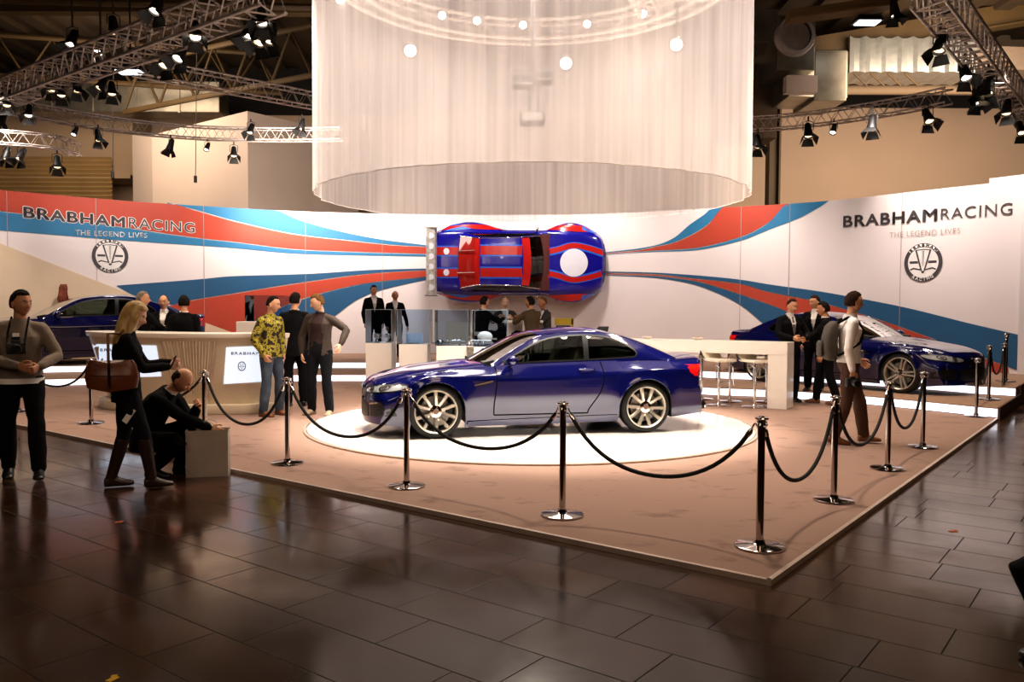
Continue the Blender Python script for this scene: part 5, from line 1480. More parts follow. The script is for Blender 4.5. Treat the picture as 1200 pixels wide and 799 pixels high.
# ------------------------------------------------------------------ display cases
def case_panes(m, a, b, h):
    vs = [V((x, y, z)) for z in (.002, h) for x, y in ((-a, -b), (a, -b), (a, b), (-a, b))]
    m.add(vs, [(0, 1, 5, 4), (1, 2, 6, 5), (2, 3, 7, 6), (3, 0, 4, 7), (4, 5, 6, 7)])
def display_cases():
    glass_mat('case_glass', 'd8e6f4', .97, .02, 1.16); mat('plinth_white', 'f0e8de', .5, var=.01)
    mat('part_steel', 'c8c4c0', .2, .9, var=.1); mat('case_edge', 'a8bcc8', .2, .3)
    g = 'white plinths in the row of glass display cases'; g2 = 'glass covers of the display case row'
    spec = [(429, 458, 15.3, 'leftmost in the row'), (468, 500, 14.8, 'second from left in the row'), (512, 546, 14.3, 'third from left in the row'), (556, 592, 13.9, 'rightmost in the row, half hidden by the coupe')]
    for i, (u0, u1, d, pos) in enumerate(spec):
        a = on_d(u0, 405, d); b = on_d(u1, 405, d); w = b.x-a.x+.02; dep = .62; cx = (a.x+b.x)/2; cy = d+dep/2; zt = .95
        m = MB(); m.box((cx, cy, (zt+.03)/2), (w, dep, zt-.03)); o = m.build('display_plinth', MATS['plinth_white'], None, 0, bevel=.006); setp(o, 'white plinth under a glass case, %s' % pos, 'plinth', g)
        t = thing('glass_case', 'clear glass cover on a white plinth, %s' % pos, 'display case', (cx, cy, zt), group=g2)
        H = .62; W2 = (w/2+.03) if i else w/2
        m = MB()
        case_panes(m, W2, dep/2-.01, H); m.build('glass_pane', MATS['case_glass'], t, 0)
        m = MB()
        for sx in (-1, 1):
            for sy in (-1, 1): m.box((sx*W2, sy*(dep/2-.01), H/2), (.006, .006, H))
            m.box((sx*W2, 0, H), (.006, dep, .006))
        for sy in (-1, 1): m.box((0, sy*(dep/2-.01), H), (2*W2, .006, .006))
        m.build('glass_edge', MATS['case_edge'], t, 0)
    def on(i, fx, fy=.3):
        u0, u1, d, _ = spec[i]; a = on_d(u0, 405, d); b = on_d(u1, 405, d); return V((a.x+(b.x-a.x)*fx, d+.62*fy, .95))
    def cup(p, lab, s=1):
        t = thing('trophy_cup', lab, 'trophy', tuple(p))
        m = MB(); m.lathe([(0, 0), (.05*s, 0), (.05*s, .02*s), (.02*s, .03*s), (.012*s, .06*s), (.03*s, .08*s), (.055*s, .12*s), (.06*s, .17*s), (.056*s, .17*s), (.05*s, .12*s), (0, .09*s)], 24); m.build('bowl', MATS['part_steel'], t, 50)
        m = MB()
        for q in (-1, 1): m.tube([(q*.055*s, 0, .15*s), (q*.085*s, 0, .15*s), (q*.085*s, 0, .11*s), (q*.045*s, 0, .095*s)], .006*s, 6)
        m.build('handle', MATS['part_steel'], t, 60)
    cup(on(0, .38), 'small silver cup, left one in the leftmost glass case', 1.0); cup(on(0, .82, .4), 'small silver cup, right one in the leftmost glass case', 1.0)
    p = on(1, .5, .3); t = thing('info_panel', 'small pale blue tilted panel inside the second glass case', 'panel', tuple(p))
    m = MB(); m.box((0, 0, .10), (.30, .012, .19)); m.xform(Matrix.Rotation(-.25, 4, 'X')); m.build('plate', mat('panel_blue', '9fb4cc', .4), t, 0); m = MB(); m.box((0, .05, .01), (.2, .12, .02)); m.build('foot', MATS['part_steel'], t, 0)
    p = on(2, .0, .3); t = thing('brake_disc', 'silver ventilated brake disc lying in the third glass case', 'car part', tuple(p+V((.04, 0, .005))))
    m = MB(); m.lathe([(.05, .05), (.15, .05), (.155, .045), (.155, .02), (.15, .015), (.05, .015)], 36); m.build('friction_ring', MATS['part_steel'], t, 40)
    m = MB(); m.lathe([(0, .09), (.05, .09), (.07, .05), (.07, .0), (0, .0)], 24); m.build('hub', MATS['part_steel'], t, 40)
    p = on(2, .62, .35); t = thing('gear_shaft', 'silver toothed gear shaft in the third glass case', 'car part', tuple(p))
    m = MB(); m.lathe([(0, -.16), (.02, -.16), (.02, -.05), (.05, -.05), (.05, .0), (.03, .0), (.03, .05), (.065, .05), (.065, .09), (.02, .09), (.02, .16), (0, .16)], 18, c=(0, 0, .07), axis='x'); m.build('shaft', MATS['part_steel'], t, 30)
    m = MB()
    for k in range(14):
        a = 2*pi*k/14; m.box((.07, .068*cos(a), .07+.068*sin(a)), (.04, .012, .012), M=Matrix.Rotation(a, 3, 'X'))
    m.build('teeth', MATS['part_steel'], t, 0)
    p = on(3, -.02, .3); t = thing('engine_block', 'small silver engine model with white cover in the rightmost glass case', 'car part', tuple(p+V((.12, 0, 0))))
    m = MB(); m.box((0, 0, .035), (.5, .26, .07)); m.box((.0, 0, .09), (.40, .20, .06), taper=.85); m.build('base_block', MATS['part_steel'], t, 0, bevel=.012)
    m = MB(); m.ell((.06, 0, .17), (.13, .10, .09), 18, 12); m.build('white_cover', MATS['plinth_white'], t, 60)
    m = MB()
    for k in range(5): m.tube([(-.2+.06*k, -.08, .10), (-.2+.06*k, -.13, .08), (-.2+.06*k, -.14, .02)], .014, 8)
    m.build('pipes', MATS['part_steel'], t, 60)
    # pale bench behind the cases
    a = on_d(527, 378, 18.0); b = on_d(562, 400, 18.0)
    t = thing('white_sofa', 'low cream sofa behind the glass display cases', 'sofa', ((a.x+b.x)/2, 18.4, .18)); w = b.x-a.x+.25; h = a.z-.18
    m = MB(); m.box((0, 0, h*.24), (w, .7, h*.42)); m.build('seat', MATS['leather_cream'], t, 30, bevel=.04); m = MB(); m.box((0, .28, h*.6), (w, .16, h*.8)); m.build('backrest', MATS['leather_cream'], t, 30, bevel=.04)
    m = MB()
    for s in (-1, 1): m.box((s*w*.46, 0, h*.33), (w*.1, .7, h*.6))
    m.build('armrest', MATS['leather_cream'], t, 30, bevel=.03)
    # glass case and block at the right end of the bar counter
    a = on_d(288, 346, 14.4); b = on_d(331, 377, 14.4)
    o = MB().box(((a.x+b.x)/2-.1, 14.6, (b.z+.03)/2), (.75, .5, b.z-.03)).build('display_plinth', MATS['plinth_white'], None, 0, bevel=.01); setp(o, 'cream block with glass case, behind the right end of the bar counter', 'plinth')
    t = thing('glass_case', 'clear glass case behind the man in the yellow camouflage jacket', 'display case', ((a.x+b.x)/2, 14.6, b.z)); w, H = b.x-a.x, a.z-b.z
    m = MB()
    case_panes(m, w/2, .25, H); m.build('glass_pane', MATS['case_glass'], t, 0)
    m = MB(); m.box((-.1, 0, .05), (.18, .1, .05)); m.ell((-.1, 0, .09), (.06, .04, .03)); setp(m.build('scale_model', MATS['part_steel'], None, 30), 'tiny silver scale model inside the glass case behind the counter', 'model').location = ((a.x+b.x)/2, 14.6, b.z-.02)
# ------------------------------------------------------------------ tables, stools
def bar_stool(loc, rz, label, group, seat='leather_cream', h=.74):
    t = thing('bar_stool', label, 'stool', tuple(loc), rz, group)
    m = MB(); m.lathe([(0, 0), (.20, 0), (.205, .006), (.19, .014), (.04, .022), (.02, .05), (0, .05)], 32); m.build('base', MATS['chrome'], t, 50)
    m = MB(); m.tube([(0, 0, .02), (0, 0, h-.03)], .022, 14); m.build('column', MATS['chrome'], t, 60)
    m = MB()
    prof = [(-.20, .0), (-.19, .045), (.10, .045), (.17, .055), (.215, .10), (.235, .17), (.225, .172), (.20, .11), (.155, .03), (.1, .012), (-.18, .005)]
    m.loft([[V((x, y, h-.02+z)) for y, z in prof] for x in (-.20, -.185, 0, .185, .20)]); m.build('seat', MATS[seat], t, 50, bevel=.006)
    m = MB(); m.tube([(-.15, -.03, h-.05), (-.15, -.16, h-.1), (-.15, -.18, .34), (-.12, -.18, .32), (.12, -.18, .32), (.15, -.18, .34), (.15, -.16, h-.1), (.15, -.03, h-.05)], .009, 8); m.build('footrest', MATS['chrome'], t, 60)
    return t
def furniture():
    mat('leather_cream', 'e4dac8', .45, var=.03); mat('yellow_frame', 'd8b81c', .4)
    t = thing('bar_table', 'long thick white bar table with slab legs behind the blue coupe', 'table', (4.285, 12.97, .03))
    d = V((-.864, .503, 0)); n = V((.503, .864, 0)); a0 = V((4.32, 12.98, 0)); L = 4.1; W = .50; ang = atan2(d.y, d.x)
    c = a0+d*L/2+n*W/2
    m = MB(); m.box((c.x, c.y, .985), (L, W, .20), ang); m.build('tabletop', MATS['white_lacquer'], t, 0, world=True, bevel=.008)
    for s in (.15, L-.15):
        q = a0+d*s+n*W/2; m = MB(); m.box((q.x, q.y, .457), (.30, W, .853), ang); m.build('leg', MATS['white_lacquer'], t, 0, world=True, bevel=.006)
    for u, lab, red in ((812, 'small white dish with red sweets on the long bar table', 1), (752, 'small white dish at the far end of the long bar table', 0)):
        x = (u-600)/FPX; s = (a0.x-x*a0.y)/(x*d.y-d.x) if abs(x*d.y-d.x) > 1e-6 else 1; s = min(max(s, .3), L-.3); q = a0+d*s+n*.25
        o = thing('snack_dish', lab, 'dish', (q.x, q.y, 1.085)); m = MB(); m.lathe([(0, 0), (.05, 0), (.09, .04), (.085, .042), (.045, .008), (0, .008)], 24); m.build('bowl', MATS['white_lacquer'], o, 50)
        m = MB()
        for k in range(7): m.ell((.04*cos(k*.9)*(k > 0), .04*sin(k*.9)*(k > 0), .03), (.018, .018, .014), 8, 6)
        m.build('sweets', mat('sweets_red', 'b02818', .4) if red else MATS['white_lacquer'], o, 60)
    for u, v, rz, lab in ((842, 475, .5, 'cream bar stool in the front row, left of the table leg gap'), (884, 477, .5, 'cream bar stool in the front row nearest the thick table leg'), (822, 467.5, 3.6, 'cream bar stool in the back row right behind the coupe boot'), (855, 470.5, 3.6, 'cream bar stool in the middle of the back row'), (898, 471, 3.6, 'cream bar stool in the back row half hidden by the table leg')):
        bar_stool(on_z(u, v, .03), rz, lab, 'cream bar stools at the long bar table')
    # meeting table on the rear platform
    p = on_z(604, 410, .33); p = V((-.05, 17.5, .33))
    t = thing('high_table', 'white high table between the four seated men', 'table', tuple(p))
    m = MB(); m.box((.12, 0, 1.0), (1.15, .75, .05)); m.build('tabletop', MATS['white_lacquer'], t, 0, bevel=.01); m = MB(); m.box((0.1, .0, .49), (.34, .30, .97)); m.build('pedestal', MATS['white_lacquer'], t, 0, bevel=.01)
    a = on_d(650, 373, 18.5); b = on_d(672, 386, 18.5); w = b.x-a.x; 
    t = thing('yellow_chair', 'yellow framed chair back at the right of the four seated men', 'chair', ((a.x+b.x)/2, 18.5, .33)); H = a.z-.33
    m = MB(); m.box((0, 0, H-.07), (w, .05, .15)); m.box((w/2-.03, 0, H-.25), (.06, .05, .5)); m.build('backrest', MATS['yellow_frame'], t, 0, bevel=.01)
    m = MB(); m.box((-.02, -.02, H-.17), (w*.75, .03, .03)); m.box((-w*.38, -.02, H-.4), (.03, .03, .45)); m.box((w*.34, -.02, H-.4), (.03, .03, .45)); m.build('inner_frame', MATS['black_trim'], t, 0)
    m = MB(); m.box((0, -.25, .5), (w*.9, .5, .07)); m.build('seat', MATS['yellow_frame'], t, 0, bevel=.02)
    for sx in (-1, 1):
        for y in (-.45, 0): m = MB(); m.tube([(sx*w*.4, y, 0), (sx*w*.4, y, .47)], .018, 8); m.build('leg', MATS['chrome'], t, 60)
    # carved wooden post by the left wall
    p = on_d(75, 400, 19.95); zt = on_d(75, 333, 19.95).z
    t = thing('carved_post', 'rough reddish carved wooden post behind the left car', 'sculpture', (p.x, 19.95, .33))
    m = MB(); rings = []
    for i in range(22):
        f = i/21; rr = .085+.02*sin(f*17)+.012*sin(f*41); z = f*(zt-.33)
        rings.append([V((rr*(1+.2*sin(3*a+f*9))*cos(a)+.03*sin(f*7), rr*(1+.2*sin(3*a+f*9))*sin(a), z)) for a in [2*pi*j/16 for j in range(16)]])
    m.loft(rings); m.build('trunk', mat('carved_wood', '7a3820', .6, var=.4, scale=14, bump=.5, bscale=20), t, 60)
    m = MB(); m.box((0, 0, .03), (.24, .24, .06)); m.build('base', MATS['black_trim'], t, 0, bevel=.008)
# ------------------------------------------------------------------ wall-mounted race car
RACE = dict(
    R=.375, tire=.33, rim=.235, wb=2.62, track=.84, tw=.29, xf=2.24, xr=-2.30, boxy=True,
    zc=[(2.24, .66), (2.20, .74), (2.0, .80), (1.3, .88), (.62, .93), (.58, .94), (-1.50, .97), (-1.9, .97), (-2.25, .95), (-2.30, .90)],
    zb=[(2.24, .62), (2.20, .70), (2.0, .76), (1.3, .84), (.6, .90), (0, .91), (-1.0, .92), (-1.6, .92), (-2.25, .90), (-2.30, .85)],
    yb=[(2.24, .60), (2.05, .69), (1.5, .74), (.6, .76), (-1.1, .76), (-1.7, .75), (-2.30, .72)],
    ym=[(2.24, .72), (2.10, .84), (1.75, .95), (1.31, 1.0), (.95, .96), (.60, .84), (-.30, .84), (-.62, .90), (-.95, .99), (-1.31, 1.01), (-1.8, .98), (-2.15, .86), (-2.30, .80)],
    zs=[(2.24, .50), (2.0, .60), (1.7, .70), (1.31, .745), (.9, .72), (.5, .74), (-.5, .74), (-.9, .745), (-1.31, .76), (-1.8, .74), (-2.30, .66)],
    zl=[(2.24, .14), (1.9, .12), (1.0, .14), (-1.0, .14), (-1.8, .18), (-2.30, .22)],
    yl=[(2.24, .66), (1.8, .84), (1.0, .80), (-1.0, .82), (-1.9, .84), (-2.30, .74)],
    fbow=.24, rbow=.16, cowl=.56, deck=-1.46,
    rail=[(.54, .69, .905), (.34, .665, 1.04), (.10, .635, 1.19), (-.06, .615, 1.245), (-.5, .60, 1.275), (-.95, .595, 1.26), (-1.12, .60, 1.22), (-1.36, .64, 1.06), (-1.56, .68, .925)],
    crown=[(.54, .025), (0, .035), (-.6, .04), (-1.56, .03)], wbow=[(.54, .10), (.0, .03), (-.1, 0), (-1.0, 0), (-1.2, -.02), (-1.56, -.06)],
    s_roof=(.06, -1.03),
    dlo=[(.42, .945), (.24, 1.06), (.04, 1.17), (-.2, 1.215), (-.6, 1.23), (-.95, 1.21), (-1.12, 1.14), (-1.25, 1.02), (-1.26, .955), (-.8, .945), (0, .94)],
    bpillar=-.55, doors=(.50, -.70), railmat='chrome')
def race_car():
    mat('race_blue', '17128c', .2, 0, 1.0, var=.04, scale=3); mat('race_red', 'b81c18', .25, 0, .9, var=.04); mat('race_lightblue', '2c6ad8', .25, 0, .9, var=.03)
    mat('race_white', 'e4e4ee', .35, 0, .5, var=.02); mat('wing_silver', 'c8c4bc', .35, .5, var=.2, scale=12)
    mat('rear_glass_red', 'a02018', .06, 0, 1.0, var=.02)
    s = wall_hit(605, 307)[0]; base = wall_at(s, .05)
    c = on_d(605.5, 307.5, 22.4)
    t, B, top, F = make_car(RACE, 'race_car', 'blue and red striped classic race car mounted flat on the curved wall', (c.x+.10, base.y+0.0, c.z), rot=(pi/2, 0, radians(0)), paint='race_blue', race=True, spokes='five', scale=1.045)
    [o for o in t.children if o.name.startswith('rear_window')][0].data.materials[0] = MATS['rear_glass_red']
    mat('cabin_red', '4a0c0a', .5); interior(t, RACE, 'cabin_red', 'race_red', True)
    m = MB(); m.loft([[V((x, y, z)) for x, z in ((-.95, .86), (-.98, .90), (-1.60, .94), (-1.60, .80))] for y in (-.66, .66)]); m.build('rear_shelf', MATS['race_red'], t, 0)
    class LV:      # every stripe becomes a part of its own
        def __init__(s, n, m, lab): s.n, s.mt, s.lab = n, m, lab
        def add(s, vs, fs):
            mb = MB(); mb.add(vs, fs); mb.build(s.n, MATS[s.mt], t, 0, normals=False, label=s.lab); return s
    R, L, W = LV('stripe', 'race_red', 'red stripe'), LV('stripe', 'race_lightblue', 'light blue stripe'), LV('number_disc', 'race_white', 'blank white number disc')
    def st(mb, bvh, pts, w, off=.003): strip(mb, bvh, pts, w, 'z', 1, off, 6)
    for q in (1, -1):
        # bonnet stripes bow around the disc
        pts = [(.62, q*.26), (.95, q*.33), (1.35, q*.44), (1.75, q*.38), (2.22, q*.24)]
        st(L, B, [(x, y-q*.01) for x, y in pts], .20, .003); st(R, B, pts, .135, .006)
        # roof stripes
        st(L, top, [(.04, q*.28), (-1.02, q*.28)], .30, .003); st(R, top, [(.04, q*.28), (-1.02, q*.28)], .225, .006)
        # boot stripes
        st(L, B, [(-1.60, q*.28), (-2.26, q*.28)], .27, .003); st(R, B, [(-1.60, q*.28), (-2.26, q*.28)], .20, .006)
        # flares
        patch(R, B, [(.70, q*.845), (1.0, q*.83), (1.5, q*.80), (1.85, q*.80), (1.72, q*.93), (1.31, q*.995), (.95, q*.965)], 'z', 1, .006)
        patch(L, B, [(1.60, q*.85), (1.85, q*.78), (2.08, q*.80), (2.0, q*.88), (1.75, q*.94), (1.6, q*.96)], 'z', 1, .008)
        patch(R, B, [(-.40, q*.84), (-.9, q*.84), (-1.3, q*.86), (-1.75, q*.84), (-2.2, q*.80), (-2.12, q*.86), (-1.8, q*.93), (-1.45, q*.97), (-1.2, q*.985), (-.9, q*.965), (-.62, q*.89)], 'z', 1, .006)
        patch(L, B, [(-1.25, q*.86), (-1.8, q*.80), (-2.0, q*.78), (-1.78, q*.86), (-1.50, q*.92)], 'z', 1, .009)
        patch(L, B, [(-1.55, q*.975), (-1.85, q*.93), (-2.0, q*.89), (-1.95, q*.93), (-1.7, q*.98)], 'z', 1, .009)
        m = MB(); patch(m, B, [(-1.90+.075*cos(a), q*.27+.085*sin(a)) for a in [2*pi*k/20 for k in range(20)]], 'z', 1, .012); m.build('filler_disc', MATS['race_white'], t, 0, normals=False)
        m = MB(); p = cast(B, -1.62, q*.28, 'z', 1, .01); m.tube([p, V((-1.15, q*.28, 1.30))], .012, 6); m.build('window_strap', MATS['chrome'], t, 60)
        m = MB(); p = cast(B, .72, q*.30, 'z', 1, .01); m.tube([p, p+V((0, q*.12, .01))], .010, 6); m.build('bonnet_pin', MATS['race_red'], t, 60)
    # visor band on top of the windscreen, rear window frame
    strip(R, top, [(.12, -.60), (.16, -.3), (.17, 0), (.16, .3), (.12, .60)], .20, 'z', 1, .006, 4)
    strip(R, top, [(-1.10, -.58), (-1.12, 0), (-1.10, .58)], .10, 'z', 1, .006, 4)
    patch(W, B, [(1.38+.36*cos(a), .36*sin(a)) for a in [2*pi*k/36 for k in range(36)]], 'z', 1, .009)
    for pts, w in (([(1.0, -.70), (.62, -.68), (.60, 0), (.62, .68), (1.0, .70)], .012), ([(2.14, -.7), (2.19, 0), (2.14, .7)], .03), ([(-1.58, -.70), (-1.60, 0), (-1.58, .70)], .012)): m = MB(); strip(m, B, pts, w, 'z', 1, .006); m.build('panel_gap', MATS['black_trim'], t, 0, normals=False)
    m = MB(); patch(m, B, [(-.55, .50), (-.5, .66), (.5, .66), (.55, .50), (.5, .42), (-.5, .42)], 'x', 1, .006); m.build('front_grille', MATS['black_trim'], t, 0, normals=False)
    # rear wing: box wing with dents
    m = MB(); pr = [(-2.14, .99), (-2.18, 1.05), (-2.40, 1.10), (-2.42, 1.02), (-2.26, .96)]
    m.loft([[V((x, y, z)) for x, z in pr] for y in (-.86, -.84, 0, .84, .86)]); m.build('rear_wing', MATS['wing_silver'], t, 0, bevel=.008)
    m = MB()
    for k in range(6):
        y = -.66+.264*k; m.lathe([(.0, 0), (.065, 0), (.08, .012), (.0, .013)], 16, c=(-2.29, y, 1.072))
    m.build('wing_dimple', MATS['race_white'], t, 60)
    for q in (-1, 1):
        m = MB(); m.box((-2.28, q*.87, 1.0), (.34, .014, .20)); m.build('wing_endplate', MATS['chrome'], t, 0); m = MB(); m.tube([(-2.2, q*.5, .92), (-2.3, q*.5, 1.03)], .02, 6); m.build('wing_support', MATS['black_trim'], t, 60)
    # steel brackets that carry it
    o = thing('wall_bracket', 'dark steel mounting frame behind the wall-mounted race car', 'bracket', (c.x, base.y+.1, c.z))
    m = MB()
    for x in (-1.2, 1.2): m.box((x, -.10, 0), (.12, .44, 1.2))
    m.box((0, -.06, 0), (2.4, .3, .12)); m.build('frame', MATS['black_trim'], o, 0)
def cars():
    # blue coupe on the turntable: near wheels stand where the photo shows them
    z = .062
    f = on_z(510.5, 513.5, z); r = on_z(755, 506.0, z); d = (f-r); d.z = 0; L = d.length; d.normalize()
    mid = (f+r)/2; away = V((-d.y, d.x, 0)); away = away if away.y > 0 else -away
    c = mid+away*.80; sc = L/2.761; print('coupe scale', sc)
    t, B, top, F = make_car(M3, 'sports_coupe', 'glossy dark blue sports coupe parked on the round white turntable', (c.x, c.y, z), atan2(d.y, d.x), scale=sc)
    interior(t, M3); bmw_front(t, B, F, 0); bmw_rear(t, B, F)
    m = MB(); m.loft([[V((-1.10+a, b, 1.40+h)) for a, b in ((.05-h*.8, w), (-.08-h*.3, w), (-.08-h*.3, -w), (.05-h*.8, -w))] for h, w in ((-.10, .03), (-.06, .02), (-.03, .008))]); m.build('roof_antenna', MATS['black_trim'], t, 60)
    # right-hand car
    P2 = tmod(M3, wb=2.80)
    z = .18; f = on_z(1057, 460.5, z); fx = V((f.x, f.y, 0)); hd = radians(-53); h = V((cos(hd), sin(hd), 0)); aw = V((-h.y, h.x, 0))
    c = fx-h*1.40*1.02+aw*.80
    t, B, top, F = make_car(P2, 'grand_tourer', 'dark blue coupe on the raised step at the right, facing right', (c.x, c.y, z), hd, scale=1.02, spokes='five')
    interior(t, P2); bmw_front(t, B, F, 0); bmw_rear(t, B, F)
    # left-hand car
    P3 = tmod(M3, wb=2.90)
    z = .33; hd = radians(212); c = on_d(128, 420, 17.9); c.y = 18.3+.3
    t, B, top, F = make_car(P3, 'grand_tourer', 'dark blue coupe on the upper platform behind the bar counter, facing left', (-9.85, 18.85, z), hd, scale=1.14, spokes='five')
    interior(t, P3); bmw_front(t, B, F, 0); bmw_rear(t, B, F)
# ------------------------------------------------------------------ the people of the scene
def local(t_loc, rz, w):
    """world point -> local of a figure"""
    p = V(w)-V(t_loc); c, s = cos(-rz), sin(-rz); return V((p.x*c-p.y*s, p.x*s+p.y*c, p.z))
def people():
    R_ = radians
    # 1 man with a camera, left edge
    loc = on_z(27, 559, 0); loc = V((loc.x, loc.y, 0)); rz = R_(28)
    t, wr = person('man in grey zip sweater with camera hanging on his chest, standing at the left edge', loc, rz,
        Pose(h=1.76, hyaw=R_(38), fl=(.14, -.20, 0), fr=(-.12, .12, .02), pr=.15, hl=(.16, -.24, 1.05), hr=(-.02, -.26, 1.06), el=(.8, .5, -.3), er=(-.8, .4, -.3), lean=.03),
        skin='skin_tan', top='cloth_beige', topkind='sweater', bottom='cloth_black', hands=('hold', 'hold'))
    # pale hem of the undershirt
    m = MB(); m.loft([ell_ring(V((0, -.005, z)), .192, .142, V((1, 0, 0)), V((0, 1, 0)), 24) for z in (.885, .935)], True, False); m.build('shirt_hem', MATS['cloth_white'], t, 60)
    cam = thing('camera', 'black camera with pale top, carried at the chest of the man in the grey sweater', 'camera', tuple(loc+V((.13, -.29, 1.22))), rz+.1)
    m = MB(); m.box((0, 0, 0), (.15, .07, .10)); m.box((0, 0, .06), (.07, .06, .04)); m.build('camera_body', MATS['black_plastic'], cam, 30, bevel=.01)
    m = MB(); m.lathe([(0, -.13), (.035, -.13), (.04, -.12), (.04, -.02)], 20, axis='y'); m.build('lens', MATS['black_trim'], cam, 50)
    m = MB(); m.box((0, 0, .115), (.065, .05, .07)); m.build('flash_head', MATS['black_plastic'], cam, 30, bevel=.008); m = MB(); m.box((0, -.027, .125), (.055, .006, .035)); m.build('flash_window', MATS['cloth_white'], cam, 0)
    m = MB(); q = cam.location
    for s in (-1, 1): m.tube([q+V((s*.08, .0, .04)), V((loc.x+.06+s*.085, loc.y-.155, 1.36)), V((loc.x+.02+s*.08, loc.y-.03, 1.50))], .009, 6)
    m.build('neck_strap', MATS['cloth_black'], cam, 60, world=True)
    # 2 blonde woman
    loc = V((on_z(150, 572, 0).x, on_z(150, 572, 0).y, 0)); rz = R_(112)
    t, wr = person('blonde woman in black jacket, jeans and brown boots, looking at her phone', loc, rz,
        Pose(h=1.66, female=True, build=.95, hyaw=R_(-16), hpitch=.30, fl=(.10, .14, 0), fr=(-.12, -.20, 0), hl=(.03, -.36, 1.10), hr=(-.06, -.34, 1.07), el=(.5, .4, -.6), er=(-.5, .4, -.6), curve=.05),
        skin='skin_pale', hair='long', hairm='hair_blond', top='cloth_black', topkind='coat', bottom='denim_dark', shoes='boot_brown', hands=('hold', 'hold'))
    hb = [o for o in t.children if o.name.startswith('hair')][0]
    m = MB(); rings = []
    for z, w, dp, y in ((1.655, .05, .06, -.045), (1.60, .088, .095, -.035), (1.53, .102, .105, -.02), (1.46, .110, .095, .012), (1.38, .108, .075, .05), (1.30, .095, .055, .085), (1.22, .07, .038, .10), (1.17, .03, .014, .105)):
        rings.append([V((w*cos(a)*(1+.05*sin(9*a+z*20)), y-.03+dp*sin(a)*(1+.08*sin(7*a)), z*.985)) for a in [2*pi*j/28 for j in range(28)]])
    m.loft(rings); m.build('long_hair', MATS['hair_blond'], t, 180)
    # shoulder bag
    bag = thing('handbag', 'brown leather shoulder bag hanging at the blonde woman\'s hip', 'bag', tuple(loc+V((-.02, -.22, 1.02))), R_(10))
    m = MB(); rings = []
    for z, w, d in ((-.15, .16, .04), (-.14, .20, .065), (-.05, .22, .075), (.05, .20, .06), (.10, .17, .035)):
        rings.append([V((w*cos(a)*1.0, d*sin(a), z+.03*abs(cos(a)))) for a in [2*pi*j/24 for j in range(24)]])
    m.loft(rings); m.build('bag_body', MATS['leather_brown'], bag, 60)
    m = MB(); m.loft([[V((w*cos(a), d*sin(a)-.004, z)) for a in [2*pi*j/24 for j in range(24)]] for z, w, d in ((.0, .205, .078), (.09, .18, .05), (.115, .15, .02))]); m.build('flap', MATS['leather_brown'], bag, 60)
    m = MB(); m.tube([V((-.02, -.02, .10))+bag.location, V((-.03, .0, .35))+bag.location, V((loc.x+.00, loc.y-.135, 1.37)), V((loc.x+.03, loc.y-.10, 1.395))], .012, 6); m.build('shoulder_strap', MATS['leather_tan'], bag, 60, world=True)
    m = MB(); m.box((.0, -.085, .0), (.02, .008, .2)); m.build('strap_buckle', MATS['chrome'], bag, 0)
    q = on_d(151, 487, loc.y-.14)
    tg = MB(); tg.box((0, 0, 0), (.05, .006, .14), M=Matrix.Rotation(.6, 3, 'Y')); o = tg.build('hanging_badge', MATS['cloth_white'], None, 0); setp(o, 'white paper tag hanging below the brown shoulder bag', 'badge'); o.location = q
    ph = thing('mobile_phone', 'dark mobile phone held by the blonde woman', 'phone', tuple(loc+V((.40, .04, 1.12))), R_(20)); m = MB(); m.box((0, 0, 0), (.012, .06, .11), M=Matrix.Rotation(.4, 3, 'Y')); m.build('case', MATS['black_plastic'], ph, 0, bevel=.004); m = MB(); m.box((-.008, 0, .0), (.002, .05, .09), M=Matrix.Rotation(.4, 3, 'Y')); m.build('screen', MATS['black_trim'], ph, 0)
    # 3 crouching man
    loc = V((on_z(191, 557, 0).x, on_z(191, 557, 0).y, 0)); rz = R_(84)
    bagc = on_z(241, 557, 0)
    t, wr = person('crouching balding man in dark suit reaching into a paper bag', loc, rz,
        Pose(h=1.76, pelvis=(0, .16, .34), lean=.52, curve=.22, fl=(.13, -.10, 0), fr=(-.10, .05, .0), kl=(.15, -1, .3), kr=(-.1, -1, .2), hl=(.02, -.34, .66), hr=local(loc, rz, (bagc.x+.04, bagc.y-.02, .46)), hpitch=.62, el=(.5, .2, -.8), er=(-.5, .1, -.5), hyaw=.0),
        skin='skin', hair='fringe', hairm='hair_brown', top='cloth_black', topkind='coat', bottom='cloth_black', hands=('hold', 'relax'), hem=-.10)
    b = thing('paper_bag', 'pale grey paper carrier bag standing on the dark floor by the crouching man', 'bag', (bagc.x+.02, bagc.y+.02, 0), R_(12))
    m = MB(); w, d, h = .19, .09, .44
    rings = [[V((w*a*(1+.02*sin(z*30)), d*c*(1+.03*sin(z*17)), z)) for a, c in ((-1, -1), (-.5, -1.03), (0, -.98), (.5, -1.02), (1, -1), (1.02, 0), (1, 1), (.5, 1.02), (0, 1), (-.5, 1), (-1, 1), (-1.02, 0))] for z in (0, .1, .2, .3, .40, .44)]
    m.loft(rings, True, False); m.add([V((-w, -d, .002)), V((w, -d, .002)), V((w, d, .002)), V((-w, d, .002))], [(0, 1, 2, 3)]); m.build('bag_body', MATS['bag_paper'], b, 30)
    m = MB()
    for s in (-1, 1): m.tube([(-.07, s*d, .42), (-.06, s*d, .50), (0, s*d*.9, .53), (.06, s*d, .50), (.07, s*d, .42)], .004, 6)
    m.build('handle', MATS['bag_paper'], b, 60)
    # 4-6 men behind the counter
    def std(u, d, z, rz, label, **k):
        p = on_d(u, 400, d); kw = k.pop('kw', {}); return person(label, V((p.x, p.y, z)), R_(rz), Pose(**k), fine=kw.pop('fine', False), vox=.014, **kw)
